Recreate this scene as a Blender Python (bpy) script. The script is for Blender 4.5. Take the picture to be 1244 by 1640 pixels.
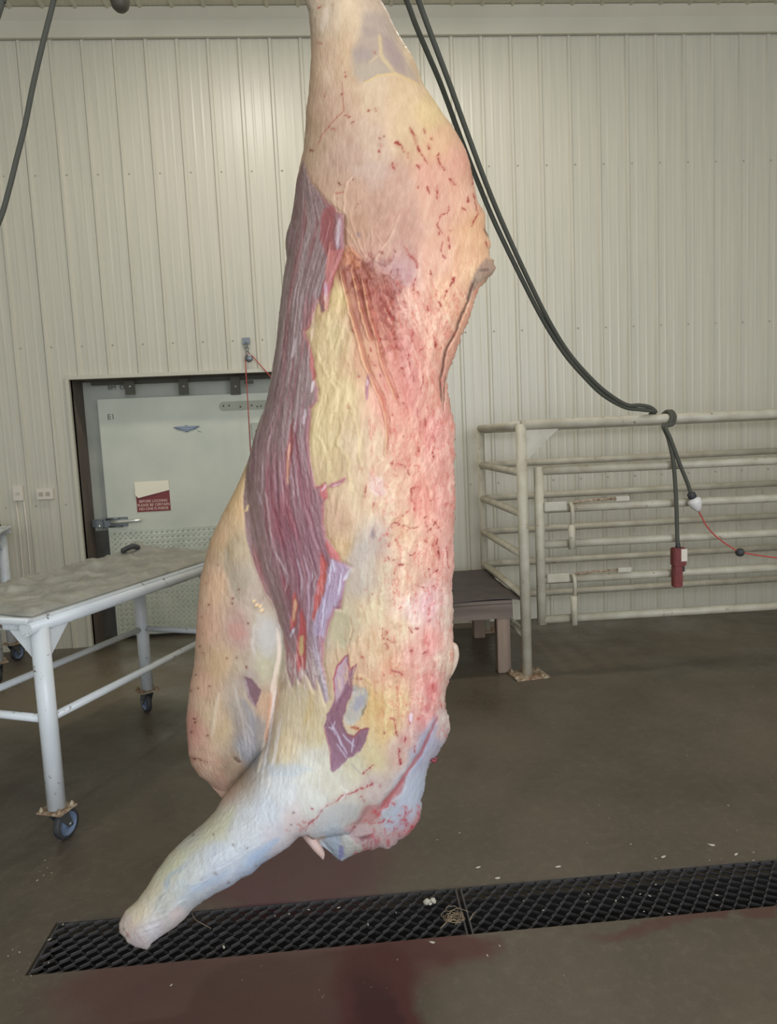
import bpy, bmesh, math, random
import numpy as np
from mathutils import Vector, Matrix
for o in list(bpy.data.objects): bpy.data.objects.remove(o)
SC = bpy.context.scene
COL = SC.collection
R = math.radians
random.seed(7)

# ------------------------------------------------------------------ camera
H = 1.55
FPX, PITCH, YAW, ROLL = 1138.41, 0.1032786, -0.0665698, -0.0459815
cp, sp, cy, sy = math.cos(PITCH), math.sin(PITCH), math.cos(YAW), math.sin(YAW)
FWD = np.array([-sy*cp, cy*cp, -sp]); RI = np.array([cy, sy, 0.0]); UP = np.cross(RI, FWD)
cr, sr = math.cos(ROLL), math.sin(ROLL)
RIGHT = cr*RI + sr*UP; UPV = -sr*RI + cr*UP
cam_d = bpy.data.cameras.new('camera'); cam = bpy.data.objects.new('camera', cam_d); COL.objects.link(cam)
m = Matrix.Identity(4)
for i in range(3):
    m[i][0] = RIGHT[i]; m[i][1] = UPV[i]; m[i][2] = -FWD[i]
m[0][3], m[1][3], m[2][3] = 0, 0, H
cam.matrix_world = m
cam_d.sensor_fit = 'VERTICAL'; cam_d.sensor_height = 24.0; cam_d.lens = 24.0*FPX/1640
cam_d.clip_start = 0.05; cam_d.clip_end = 100
SC.camera = cam

# ------------------------------------------------------------------ world, daylight, exposure
W = bpy.data.worlds.new('world'); SC.world = W; W.use_nodes = True
W.node_tree.nodes['Background'].inputs[0].default_value = (0.86, 0.93, 1.0, 1)
W.node_tree.nodes['Background'].inputs[1].default_value = 1.0
vs = SC.view_settings
vs.view_transform = 'Standard'; vs.look = 'None'; vs.gamma = 1; vs.use_curve_mapping = False
vs.exposure = 0.22
def area(name, loc, size, sy_, power, color, target):
    l = bpy.data.lights.new(name, 'AREA'); l.shape = 'RECTANGLE'; l.size = size; l.size_y = sy_
    l.energy = power; l.color = color
    o = bpy.data.objects.new(name, l); COL.objects.link(o); o.location = loc
    o.rotation_euler = (Vector(target)-Vector(loc)).to_track_quat('-Z', 'Y').to_euler()
    return o
# daylight that comes in through the open bay door behind the photographer
area('bay_door_daylight', (1.8, -2.6, 2.3), 3.6, 3.0, 175, (0.86, 0.92, 1.0), (-0.3, 3.0, 1.3))
LAMP_POWER = 20

# ------------------------------------------------------------------ helpers
def at_y(px, Y):
    px = np.asarray(px, float)
    r = ((px[..., 0]-622)/FPX)[..., None]*RIGHT + ((820-px[..., 1])/FPX)[..., None]*UPV + FWD
    Yv = np.broadcast_to(np.asarray(Y, float), r.shape[:-1])
    return r*(Yv/r[..., 1])[..., None] + np.array([0, 0, H])
def lin(c):
    c = np.asarray(c, float)/255.0
    return np.where(c <= 0.04045, c/12.92, ((c+0.055)/1.055)**2.4)
def rgba(c, k=1.0):
    l = lin(c)*k
    return (float(l[0]), float(l[1]), float(l[2]), 1)
ORG = {}
class MB:
    def __init__(s): s.v = []; s.f = []; s.sm = []
    def add(s, vs_, fs, smooth=False):
        b = len(s.v); s.v += [tuple(map(float, q)) for q in vs_]
        for f in fs: s.f.append(tuple(b+i for i in f)); s.sm.append(smooth)
        return s
    def box(s, c, d, rot=None):
        x, y, z = d[0]/2, d[1]/2, d[2]/2
        P = [Vector(q) for q in [(-x,-y,-z),(x,-y,-z),(x,y,-z),(-x,y,-z),(-x,-y,z),(x,-y,z),(x,y,z),(-x,y,z)]]
        if rot is not None: P = [rot @ q for q in P]
        P = [q+Vector(c) for q in P]
        return s.add(P, [(0,3,2,1),(4,5,6,7),(0,1,5,4),(1,2,6,5),(2,3,7,6),(3,0,4,7)])
    def bbox(s, c, d, b=0.004, rot=None):
        # box with chamfered vertical and horizontal edges
        bm = bmesh.new(); bmesh.ops.create_cube(bm, size=1)
        for v in bm.verts: v.co = Vector((v.co.x*d[0], v.co.y*d[1], v.co.z*d[2]))
        bmesh.ops.bevel(bm, geom=bm.edges[:], offset=b, segments=2, affect='EDGES')
        P = [((rot @ v.co) if rot is not None else v.co)+Vector(c) for v in bm.verts]
        s.add(P, [tuple(v.index for v in f.verts) for f in bm.faces], False); bm.free(); return s
    def tube(s, pts, r, n=14, caps=True, smooth=True):
        pts = [Vector(p) for p in pts]; rr = r if isinstance(r, (list, tuple)) else [r]*len(pts)
        rings = []; prev = None
        for i, p in enumerate(pts):
            t = (pts[min(i+1, len(pts)-1)]-pts[max(i-1, 0)]).normalized()
            if prev is None:
                a = Vector((0,0,1)) if abs(t.z) < 0.9 else Vector((1,0,0)); u = t.cross(a).normalized()
            else: u = (prev - t*prev.dot(t)).normalized()
            prev = u; w = t.cross(u)
            rings.append([p+(u*math.cos(2*math.pi*k/n)+w*math.sin(2*math.pi*k/n))*rr[i] for k in range(n)])
        V = [q for g in rings for q in g]; F = []
        for i in range(len(rings)-1):
            for k in range(n):
                F.append((i*n+k, i*n+(k+1)%n, (i+1)*n+(k+1)%n, (i+1)*n+k))
        s.add(V, F, smooth)
        if caps:
            b = len(s.v)-len(V)
            s.f.append(tuple(b+k for k in reversed(range(n)))); s.sm.append(False)
            e = b+(len(rings)-1)*n; s.f.append(tuple(e+k for k in range(n))); s.sm.append(False)
        return s
    def lathe(s, c, prof, axis=(0,0,1), n=24):
        ax = Vector(axis).normalized(); a = Vector((0,0,1)) if abs(ax.z) < 0.9 else Vector((1,0,0))
        u = ax.cross(a).normalized(); w = ax.cross(u); c = Vector(c)
        V = [c+ax*h+(u*math.cos(2*math.pi*k/n)+w*math.sin(2*math.pi*k/n))*max(r, 1e-5) for r, h in prof for k in range(n)]
        F = [(i*n+k, i*n+(k+1)%n, (i+1)*n+(k+1)%n, (i+1)*n+k) for i in range(len(prof)-1) for k in range(n)]
        return s.add(V, F, True)
    def prism(s, poly, ext):
        n = len(poly); e = Vector(ext); P = [Vector(q) for q in poly]
        V = P+[q+e for q in P]
        return s.add(V, [tuple(range(n)), tuple(reversed(range(n, 2*n)))]+[(i, i+n, (i+1)%n+n, (i+1)%n) for i in range(n)])
    def build(s, name, mat, parent=None, loc=None):
        o0 = ORG.get(parent.name, Vector((0,0,0))) if parent else (Vector(loc) if loc is not None else Vector((0,0,0)))
        me = bpy.data.meshes.new(name)
        me.from_pydata([tuple(Vector(q)-o0) for q in s.v], [], s.f)
        me.polygons.foreach_set('use_smooth', s.sm)
        bm = bmesh.new(); bm.from_mesh(me); bmesh.ops.recalc_face_normals(bm, faces=bm.faces); bm.to_mesh(me); bm.free()
        me.materials.append(mat); o = bpy.data.objects.new(name, me); COL.objects.link(o)
        ORG[o.name] = o0
        if parent: o.parent = parent
        else: o.location = o0
        return o
def tag(o, label=None, cat=None, group=None, kind=None):
    for k, v in (('label', label), ('category', cat), ('group', group), ('kind', kind)):
        if v: o[k] = v
    return o
def thing(name, label, cat, loc, group=None):
    o = bpy.data.objects.new(name, None); COL.objects.link(o); o.location = loc; o.empty_display_size = 0.1
    ORG[o.name] = Vector(loc); return tag(o, label, cat, group)

# ------------------------------------------------------------------ materials
def mat(name, col, rough=0.5, metal=0.0, col2=None, scale=6.0, detail=5, lo=0.35, hi=0.65, bump=0.0, bscale=60.0,
        stretch=(1,1,1), chips=None, chip_lo=0.62, chip_scale=18.0, rough2=None, spec=0.5, k=1.0):
    M = bpy.data.materials.new(name); M.use_nodes = True; nt = M.node_tree; N = nt.nodes; L = nt.links
    b = N['Principled BSDF']; b.inputs['Roughness'].default_value = rough; b.inputs['Metallic'].default_value = metal
    b.inputs['Specular IOR Level'].default_value = spec
    b.inputs['Base Color'].default_value = rgba(col, k)
    tc = N.new('ShaderNodeTexCoord'); mp = N.new('ShaderNodeMapping'); mp.inputs['Scale'].default_value = stretch
    L.new(tc.outputs['Object'], mp.inputs[0])
    out = None
    if col2 is not None:
        n = N.new('ShaderNodeTexNoise'); n.inputs['Scale'].default_value = scale; n.inputs['Detail'].default_value = detail
        L.new(mp.outputs[0], n.inputs['Vector'])
        r = N.new('ShaderNodeMapRange'); r.inputs[1].default_value = lo; r.inputs[2].default_value = hi
        L.new(n.outputs[0], r.inputs[0])
        mx = N.new('ShaderNodeMix'); mx.data_type = 'RGBA'; mx.inputs[6].default_value = rgba(col, k); mx.inputs[7].default_value = rgba(col2, k)
        L.new(r.outputs[0], mx.inputs[0]); out = mx.outputs[2]
        if rough2 is not None:
            r2 = N.new('ShaderNodeMapRange'); r2.inputs[3].default_value = rough; r2.inputs[4].default_value = rough2
            L.new(r.outputs[0], r2.inputs[0]); L.new(r2.outputs[0], b.inputs['Roughness'])
    if chips is not None:
        n = N.new('ShaderNodeTexNoise'); n.inputs['Scale'].default_value = chip_scale; n.inputs['Detail'].default_value = 7; n.inputs['Roughness'].default_value = 0.65
        L.new(tc.outputs['Object'], n.inputs['Vector'])
        r = N.new('ShaderNodeMapRange'); r.inputs[1].default_value = chip_lo; r.inputs[2].default_value = chip_lo+0.04
        L.new(n.outputs[0], r.inputs[0])
        mx = N.new('ShaderNodeMix'); mx.data_type = 'RGBA'; mx.inputs[7].default_value = rgba(chips)
        if out is not None: L.new(out, mx.inputs[6])
        else: mx.inputs[6].default_value = rgba(col, k)
        L.new(r.outputs[0], mx.inputs[0]); out = mx.outputs[2]
    if out is not None: L.new(out, b.inputs['Base Color'])
    if bump:
        n = N.new('ShaderNodeTexNoise'); n.inputs['Scale'].default_value = bscale; n.inputs['Detail'].default_value = 4
        L.new(mp.outputs[0], n.inputs['Vector'])
        bp = N.new('ShaderNodeBump'); bp.inputs['Strength'].default_value = bump; bp.inputs['Distance'].default_value = 0.01
        L.new(n.outputs[0], bp.inputs['Height']); L.new(bp.outputs[0], b.inputs['Normal'])
    return M
WALL = mat('cream painted steel sheet', (208,202,184), 0.36, col2=(200,195,178), scale=3.0, stretch=(14,14,0.5), bump=0.05, bscale=3)
TRIM = mat('cream trim', (208,202,184), 0.4, col2=(200,194,176), scale=2)
CEIL = mat('cream ceiling sheet', (205,200,178), 0.45, col2=(195,190,170), scale=3)
SCREW = mat('screw head', (178,170,152), 0.5)
PIPE = mat('white pipe paint', (222,226,228), 0.36, col2=(208,212,214), scale=5, chips=(110,96,84), chip_lo=0.63, chip_scale=22)
OLDPIPE = mat('worn cream pipe paint', (198,192,174), 0.5, col2=(178,170,150), scale=9, chips=(122,98,76), chip_lo=0.645, chip_scale=26)
RUSTP = mat('rusty plate', (186,172,148), 0.7, col2=(128,92,66), scale=40, bump=0.6, bscale=90)
WHITEP = mat('white box paint', (225,215,200), 0.45)
GALV = mat('galvanised sheet', (188,189,174), 0.45, 0.0, col2=(172,174,162), scale=4)
DARKG = mat('dark wet sheet', (98,96,88), 0.4, 0.2, col2=(84,82,76), scale=6)
DOORM = mat('grey green door skin', (216,217,200), 0.42, 0.0, col2=(200,204,188), scale=2.2, bump=0.03, bscale=8)
DIAM = mat('tread plate', (206,208,190), 0.24, 0.4, col2=(190,193,175), scale=5)
JAMB = mat('brown jamb', (118,106,96), 0.7, col2=(100,90,82), scale=7, stretch=(1,1,0.3))
BRKT = mat('dark hanger plate', (88,85,74), 0.6, 0.3)
CHROME = mat('chrome', (235,238,232), 0.3, 0.7)
STEEL = mat('dull steel', (125,130,132), 0.4, 0.8)
RUBBER = mat('black rubber', (52,52,55), 0.6, col2=(68,68,70), scale=30)
CABLE = mat('black cable', (84,84,76), 0.7, spec=0.25)
WHEELB = mat('blue grey wheel core', (110,125,150), 0.45)
RED = mat('red enamel', (128,58,54), 0.55, col2=(108,48,46), scale=20)
REDCORD = mat('red cord', (190,80,72), 0.6)
MATR = mat('black rubber mat', (80,70,68), 0.65, col2=(66,58,56), scale=10, bump=0.3, bscale=30)
WOOD = mat('weathered lumber', (164,142,124), 0.8, col2=(118,100,88), scale=8, stretch=(1,1,0.12), bump=0.5, bscale=40)
WOODH = mat('weathered lumber beam', (140,124,112), 0.8, col2=(106,94,84), scale=8, stretch=(0.12,1,1), bump=0.5, bscale=40)
CANVAS = mat('grey canvas', (166,162,150), 0.9, col2=(144,142,132), scale=9, bump=0.25, bscale=220)
PAPER = mat('white paper', (250,242,218), 0.8)
SIGNR = mat('sign red', (136,64,64), 0.6)
SIGNW = mat('sign lettering', (240,215,200), 0.7)
INK = mat('ink', (95,95,88), 0.8)
BADGE = mat('badge', (100,108,120), 0.35, 0.5)
BADGEL = mat('badge light', (165,172,180), 0.3, 0.6)
GRATE = mat('dark grate steel', (74,71,71), 0.5, 0.1, col2=(58,56,56), scale=40)
STRAP = mat('strap steel', (172,174,156), 0.45)
TRENCH = mat('trench wall', (50,47,46), 0.6)
FATM = mat('fat scrap', (176,168,154), 0.7)
HAIR = mat('hair tuft', (150,130,105), 0.8)
PLUG = mat('clear plug', (228,224,220), 0.25)
CONC_SLAB = None
# ------------------------------------------------------------------ setting
WY = 5.709; X0 = -2.178; DX = 0.2287
OX0, OX1, OZ = -2.03, -0.06, 2.11
ZC = 4.75
def rib_profile(xa, xb):
    P = []
    n0 = int(math.floor((xa-X0)/DX))-1; n1 = int(math.ceil((xb-X0)/DX))+1
    for n in range(n0, n1+1):
        x = X0+n*DX
        for d, h in ((-0.020,0),(-0.010,0.014),(0.008,0.014),(0.017,0),(0.064,0),(0.072,0.0013),(0.080,0.0013),(0.088,0),
                     (0.134,0),(0.142,0.0013),(0.150,0.0013),(0.158,0)):
            P.append((x+d, h))
    def hat(x):
        for a, b in zip(P, P[1:]):
            if a[0] <= x <= b[0]: return a[1]+(b[1]-a[1])*(x-a[0])/max(b[0]-a[0], 1e-9)
        return 0
    Q = [(xa, hat(xa))]+[p for p in P if xa < p[0] < xb]+[(xb, hat(xb))]
    return Q
wb = MB()
wb.box(((-5.0+OX0)/2, WY+0.03, ZC/2), (OX0+5.0, 0.03, ZC)); wb.box(((4.4+OX1)/2, WY+0.03, ZC/2), (4.4-OX1, 0.03, ZC))
wb.box(((OX0+OX1)/2, WY+0.03, (ZC+OZ)/2), (OX1-OX0, 0.03, ZC-OZ))
wall_back = tag(wb.build('wall_back', TRIM), kind='structure')
for k in range(-3, 8):
    xa = X0-0.015+k*4*DX; xb = xa+4*DX
    if xb < -5 or xa > 4.4: continue
    xa2, xb2 = max(xa, -5), min(xb, 4.4)
    Q = rib_profile(xa2, xb2)
    cuts = sorted(set([c for c in (OX0, OX1) if xa2 < c < xb2]))
    for c in cuts:
        for i in range(len(Q)-1):
            if Q[i][0] < c < Q[i+1][0]:
                t = (c-Q[i][0])/(Q[i+1][0]-Q[i][0]); Q.insert(i+1, (c, Q[i][1]+t*(Q[i+1][1]-Q[i][1]))); break
    M_ = MB(); lift = 0.0012*(k % 2)
    for a, b in zip(Q, Q[1:]):
        xm = (a[0]+b[0])/2; z0 = OZ if OX0 < xm < OX1 else 0.0
        M_.add([(a[0], WY-a[1]-lift, z0), (b[0], WY-b[1]-lift, z0), (b[0], WY-b[1]-lift, 4.6), (a[0], WY-a[1]-lift, 4.6),
                (a[0], WY+0.012, z0), (b[0], WY+0.012, z0), (b[0], WY+0.012, 4.6), (a[0], WY+0.012, 4.6)],
               [(0,1,2,3),(4,7,6,5),(0,4,5,1),(3,2,6,7)])
    p = M_.build('wall_panel', WALL, wall_back)
sm = MB()
for z in (3.62, 2.36, 1.15):
    for n in range(-12, 29):
        x = X0+n*DX+0.035
        if OX0-0.05 < x < OX1+0.05 and z < OZ: continue
        sm.lathe((x, WY-0.001, z), [(0.0,-0.006),(0.005,-0.005),(0.0075,-0.001),(0.0075,0.0)], (0,1,0), 8)
tag(sm.build('screw_heads', SCREW, wall_back), kind='stuff')
# ceiling
cb = MB(); cb.box((-0.3, 1.5, ZC+0.03), (9.6, 8.9, 0.03))
ceiling = tag(cb.build('ceiling', CEIL), kind='structure')
for k in range(-3, 8):
    xa = X0+0.06+k*4*DX; xb = xa+4*DX
    xa2, xb2 = max(xa, -5), min(xb, 4.4)
    if xb2-xa2 < 0.05: continue
    Q = rib_profile(xa2, xb2); M_ = MB()
    for a, b in zip(Q, Q[1:]):
        M_.add([(a[0], -2.9, ZC-a[1]), (b[0], -2.9, ZC-b[1]), (b[0], WY, ZC-b[1]), (a[0], WY, ZC-a[1]),
                (a[0], -2.9, ZC+0.012), (b[0], -2.9, ZC+0.012), (b[0], WY, ZC+0.012), (a[0], WY, ZC+0.012)],
               [(3,2,1,0),(4,5,6,7),(0,1,5,4),(2,3,7,6)])
    M_.build('ceiling_panel', CEIL, ceiling)
tr = MB(); tr.prism([(-5, WY-0.02, 4.566), (-5, WY-0.045, 4.566), (-5, WY-0.045, 4.682), (-5, WY-0.10, 4.745), (-5, WY-0.02, 4.745)], (9.4, 0, 0))
tag(tr.build('trim_1', TRIM), kind='structure')
for nm, x in (('wall_left', -5.02), ('wall_right', 4.42)):
    b = MB(); b.box((x, 1.45, ZC/2+0.03), (0.04, 8.7, ZC+0.1)); tag(b.build(nm, WALL), kind='structure')

# floor with the drain channel let in
TX0, TX1, TY0, TY1 = -1.018, 2.75, 2.052, 2.295
def floor_material():
    M = bpy.data.materials.new('wet stained concrete'); M.use_nodes = True; nt = M.node_tree; N = nt.nodes; L = nt.links
    b = N['Principled BSDF']; tc = N.new('ShaderNodeTexCoord')
    def noise(s, d=6, r=0.6, vec=None):
        n = N.new('ShaderNodeTexNoise'); n.inputs['Scale'].default_value = s; n.inputs['Detail'].default_value = d; n.inputs['Roughness'].default_value = r
        L.new(vec or tc.outputs['Object'], n.inputs['Vector']); return n
    def rng(sock, a, b_, c=0.0, d=1.0):
        r = N.new('ShaderNodeMapRange'); L.new(sock, r.inputs[0])
        for i, v in enumerate((a, b_, c, d)): r.inputs[i+1].default_value = v
        return r.outputs[0]
    def mix(f, A, B):
        mx = N.new('ShaderNodeMix'); mx.data_type = 'RGBA'; L.new(f, mx.inputs[0])
        for i, v in ((6, A), (7, B)):
            if isinstance(v, tuple): mx.inputs[i].default_value = v
            else: L.new(v, mx.inputs[i])
        return mx.outputs[2]
    def math_(op, a, b_):
        q = N.new('ShaderNodeMath'); q.operation = op
        for i, v in ((0, a), (1, b_)):
            if isinstance(v, (int, float)): q.inputs[i].default_value = v
            else: L.new(v, q.inputs[i])
        return q.outputs[0]
    n1 = noise(1.1); c = mix(rng(n1.outputs[0], 0.35, 0.65), rgba((98,88,74)), rgba((80,72,61)))
    n2 = noise(26, 8, 0.75); c = mix(rng(n2.outputs[0], 0.5, 0.75, 0, 0.55), c, rgba((116,108,93)))
    n3 = noise(4.5, 6, 0.7); c = mix(rng(n3.outputs[0], 0.55, 0.72, 0, 0.5), c, rgba((74,64,54)))
    # warp for stain outlines
    nw = noise(3.2, 4, 0.6); sep = N.new('ShaderNodeSeparateXYZ')
    vm = N.new('ShaderNodeVectorMath'); vm.operation = 'MULTIPLY_ADD'; L.new(nw.outputs[1], vm.inputs[0]); vm.inputs[1].default_value = (0.34, 0.34, 0); L.new(tc.outputs['Object'], vm.inputs[2])
    L.new(vm.outputs[0], sep.inputs[0])
    def ell(cx, cy_, rx, ry, soft, amt):
        dx = math_('DIVIDE', math_('SUBTRACT', sep.outputs[0], cx+0.17), rx); dy = math_('DIVIDE', math_('SUBTRACT', sep.outputs[1], cy_+0.17), ry)
        d = math_('SQRT', math_('ADD', math_('MULTIPLY', dx, dx), math_('MULTIPLY', dy, dy)), 0)
        return rng(d, 1.0, 1.0-soft, 0, amt)
    blood = rgba((80,40,38)); dull = rgba((84,54,50)); dark = rgba((58,28,28))
    c = mix(ell(-0.32, 1.93, 0.66, 0.27, 0.30, 0.9), c, dull)
    c = mix(ell(-0.25, 2.50, 0.52, 0.36, 0.45, 0.8), c, rgba((86,52,56)))
    c = mix(ell(0.18, 1.99, 0.22, 0.10, 0.4, 0.9), c, blood)
    c = mix(ell(0.02, 1.80, 0.16, 0.34, 0.35, 0.95), c, blood)
    c = mix(ell(0.00, 1.74, 0.09, 0.24, 0.4, 0.8), c, dark)
    c = mix(ell(1.15, 2.02, 0.55, 0.045, 0.4, 0.55), c, rgba((84,40,36)))
    c = mix(ell(-1.75, 4.75, 1.15, 0.95, 0.6, 0.75), c, rgba((128,117,98)))  # paler patch at back left: light reflected on the floor, painted into its colour
    nv = N.new('ShaderNodeTexVoronoi'); nv.inputs['Scale'].default_value = 55; L.new(tc.outputs['Object'], nv.inputs['Vector'])
    sp_ = math_('MULTIPLY', rng(nv.outputs[0], 0.13, 0.09), rng(noise(5, 3).outputs[0], 0.58, 0.66))
    c = mix(math_('MULTIPLY', sp_, 0.6), c, rgba((176,166,146)))
    L.new(c, b.inputs['Base Color'])
    L.new(rng(noise(1.6, 5, 0.6).outputs[0], 0.35, 0.62, 0.22, 0.55), b.inputs['Roughness'])
    b.inputs['Specular IOR Level'].default_value = 0.45
    bp = N.new('ShaderNodeBump'); bp.inputs['Strength'].default_value = 0.25; bp.inputs['Distance'].default_value = 0.006
    L.new(n2.outputs[0], bp.inputs['Height']); L.new(bp.outputs[0], b.inputs['Normal'])
    return M
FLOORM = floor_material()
fb = MB()
def slab(x0, x1, y0, y1): fb.box(((x0+x1)/2, (y0+y1)/2, -0.04), (x1-x0, y1-y0, 0.08))
slab(-5, 4.4, -2.9, TY0); slab(-5, 4.4, TY1, 6.25); slab(-5, TX0, TY0, TY1); slab(TX1, 4.4, TY0, TY1)
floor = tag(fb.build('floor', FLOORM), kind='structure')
tb = MB()
tb.box(((TX0+TX1)/2, (TY0+TY1)/2, -0.20), (TX1-TX0+0.04, TY1-TY0+0.04, 0.02))
tb.box(((TX0+TX1)/2, TY0-0.005, -0.13), (TX1-TX0, 0.01, 0.14)); tb.box(((TX0+TX1)/2, TY1+0.005, -0.13), (TX1-TX0, 0.01, 0.14))
tb.box((TX0-0.005, (TY0+TY1)/2, -0.13), (0.01, TY1-TY0, 0.14)); tb.box((TX1+0.005, (TY0+TY1)/2, -0.13), (0.01, TY1-TY0, 0.14))
tb.build('drain_channel', TRENCH, floor)

def grate(x0, x1, label):
    t = thing('drain_grate', label, 'drain grate', ((x0+x1)/2, (TY0+TY1)/2, -0.02), None)
    rows = 8; w = (TY1-TY0-0.012)/rows; pitch = 0.047
    M_ = MB(); ys = TY0+0.006
    nseg = int((x1-x0-0.012)/(pitch/2)); ph = (x1-x0-0.012)/nseg
    for j in range(rows+1):
        for i in range(nseg):
            up = ((i + j) % 2 == 1)
            ya = ys+j*w+(-0.42*w if up else 0.42*w); yb = ys+j*w+(0.42*w if up else -0.42*w)
            xa = x0+0.006+i*ph; xb = xa+ph
            ya = min(max(ya, TY0+0.002), TY1-0.002); yb = min(max(yb, TY0+0.002), TY1-0.002)
            za = -0.004 if up else -0.009; zb = -0.009 if up else -0.004
            tk = 0.0015 if up else 0.0004
            if not up: za -= 0.006; zb -= 0.006
            M_.add([(xa, ya-tk, za-0.009), (xb, yb-tk, zb-0.009), (xb, yb+tk, zb-0.009), (xa, ya+tk, za-0.009),
                    (xa, ya-tk, za), (xb, yb-tk, zb), (xb, yb+tk, zb+0.0012), (xa, ya+tk, za+0.0012)],
                   [(0,1,5,4),(4,5,6,7),(7,6,2,3),(0,3,2,1)])
    tag(M_.build('expanded_mesh', GRATE, t), kind='stuff')
    for y in (TY0+0.003, TY1-0.003):
        b = MB(); b.box(((x0+x1)/2, y, -0.014), (x1-x0-0.004, 0.004, 0.014)); b.build('side_bar', GRATE, t)
    for x in (x0+0.004, x1-0.004):
        b = MB(); b.box((x, (TY0+TY1)/2, -0.012), (0.006, TY1-TY0-0.012, 0.012)); b.build('end_bar', GRATE, t)
    return t
grate(TX0+0.004, 0.328, 'dark expanded metal drain grate on the left, running under the beef side')
grate(0.338, TX1-0.004, 'dark expanded metal drain grate on the right, running out of the picture')

# ------------------------------------------------------------------ cooler door in the back wall
ow = WY+0.27
b = MB(); f0 = 0.028
b.box((OX0-f0/2, WY-0.012, OZ/2+0.01), (f0, 0.03, OZ+0.05)); b.build('x', TRIM)
bpy.data.objects['x'].name = 'trim_2'; tag(bpy.data.objects['trim_2'], kind='structure')
b = MB(); b.box(((OX0+OX1)/2, WY-0.012, OZ+0.012), (OX1-OX0+0.0, 0.031, 0.028)); b.box((OX1+f0/2, WY-0.012, OZ/2+0.01), (f0, 0.03, OZ+0.05)); tag(b.build('trim_3', TRIM), kind='structure')
# reveal boards
b = MB(); b.box((OX0-0.008, WY+0.14, OZ/2), (0.016, 0.27, OZ)); tag(b.build('trim_4', JAMB), kind='structure')
b = MB(); b.box(((OX0+OX1)/2, WY+0.14, OZ+0.008), (OX1-OX0, 0.27, 0.016)); b.box((OX1+0.008, WY+0.14, OZ/2), (0.016, 0.27, OZ)); tag(b.build('trim_5', JAMB), kind='structure')
# cooler face behind
b = MB(); b.box(((OX0+OX1)/2, ow+0.03, OZ/2), (OX1-OX0+0.3, 0.05, OZ+0.2)); cf = tag(b.build('wall_cooler', GALV), kind='structure')
b = MB(); b.box((OX0+0.10, ow, 0.45), (0.20, 0.012, 0.90)); b.build('kick_panel', DARKG, cf)
DYF = WY+0.17   # front of door slab
def dpt(px, py, Y=DYF): return at_y((px, py), Y)
dl = dpt(155, 640); db = dpt(192, 1024)
dx0 = float(dl[0]); dx1 = -0.16; dz1 = float(dl[2]); dz0 = 0.03
door = MB(); door.bbox(((dx0+dx1)/2, DYF+0.04, (dz0+dz1)/2), (dx1-dx0, 0.08, dz1-dz0), 0.006)
door = door.build('door_1', DOORM, None, ((dx0+dx1)/2, DYF, 0)); tag(door, kind='structure')
ztop = float(dpt(168, 850)[2])
b = MB(); b.box(((dx0+dx1)/2+0.004, DYF-0.003, (ztop+dz0)/2), (dx1-dx0-0.02, 0.005, ztop-dz0-0.01)); tp = b.build('tread_plate', DIAM, door)
b = MB(); s_ = 0.042; nr = int((ztop-dz0)/s_*1.0); ncx = int((dx1-dx0)/s_)
for j in range(nr):
    for i in range(ncx):
        x = dx0+0.03+i*s_; z = dz0+0.03+j*s_
        if z > ztop-0.02: continue
        for q in (0, 1):
            xx = x+(s_/2)*q; zz = z+(s_/2)*q
            if xx > dx1-0.02 or zz > ztop-0.015: continue
            a = R(45 if q else -45)
            u = Vector((math.cos(a), 0, math.sin(a))); w = Vector((-math.sin(a), 0, math.cos(a)))
            c = Vector((xx, DYF-0.0055, zz))
            b.add([c-u*0.016, c-w*0.006, c+u*0.016, c+w*0.006, c+Vector((0,-0.0040,0))], [(0,1,4),(1,2,4),(2,3,4),(3,0,4)])
tag(b.build('tread_lugs', DIAM, tp), kind='stuff')
# hanger track strip above the door and three hanger plates
b = MB(); zt = float(dpt(200, 634, DYF+0.02)[2])
b.box(((OX0+OX1)/2+0.04, WY+0.225, OZ-0.015), (OX1-OX0-0.10, 0.05, 0.03)); rail = b.build('door_rail', BRKT, cf)
for px in (208.5, 294.5, 377.5):
    q0 = dpt(px, 598, DYF-0.02); q1 = dpt(px, 632, DYF-0.02)
    b = MB(); b.bbox((float(q1[0]), DYF-0.015, (float(q1[2])+OZ-0.01)/2), (0.078, 0.012, OZ-0.01-float(q1[2])), 0.002)
    h = b.build('hanger_plate', BRKT, door)
    b = MB(); b.lathe((float(q1[0])+0.003, DYF-0.021, float(q1[2])+0.065), [(0,-0.008),(0.006,-0.007),(0.009,-0.002),(0.009,0)], (0,1,0), 10); b.build('bolt', CHROME, h)
q = dpt(398, 612, DYF-0.03); b = MB(); b.bbox((float(q[0]), DYF-0.03, float(q[2])), (0.075, 0.03, 0.025), 0.003); b.build('rope_cleat', BRKT, door)
# long rounded strap
qa = dpt(351, 651); qb = dpt(440, 648); b = MB(); r_ = 0.036
n = 10; pl = [(float(qa[0])+r_-r_*math.cos(t), DYF-0.001, float(qa[2])+r_*math.sin(t)) for t in np.linspace(-math.pi/2, math.pi/2, n)]
pl += [(float(qb[0])+0.1, DYF-0.001, float(qa[2])+r_), (float(qb[0])+0.1, DYF-0.001, float(qa[2])-r_)]
b.prism(pl, (0, -0.007, 0)); st = b.build('strap_plate', STRAP, door)
for px in (358, 367, 385, 403, 412, 418):
    q = dpt(px, 651+random.uniform(-2, 2)); b = MB(); b.lathe((float(q[0]), DYF-0.008, float(q[2])), [(0,-0.004),(0.006,-0.003),(0.007,0)], (0,1,0), 8); b.build('bolt', BRKT, st)
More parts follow.
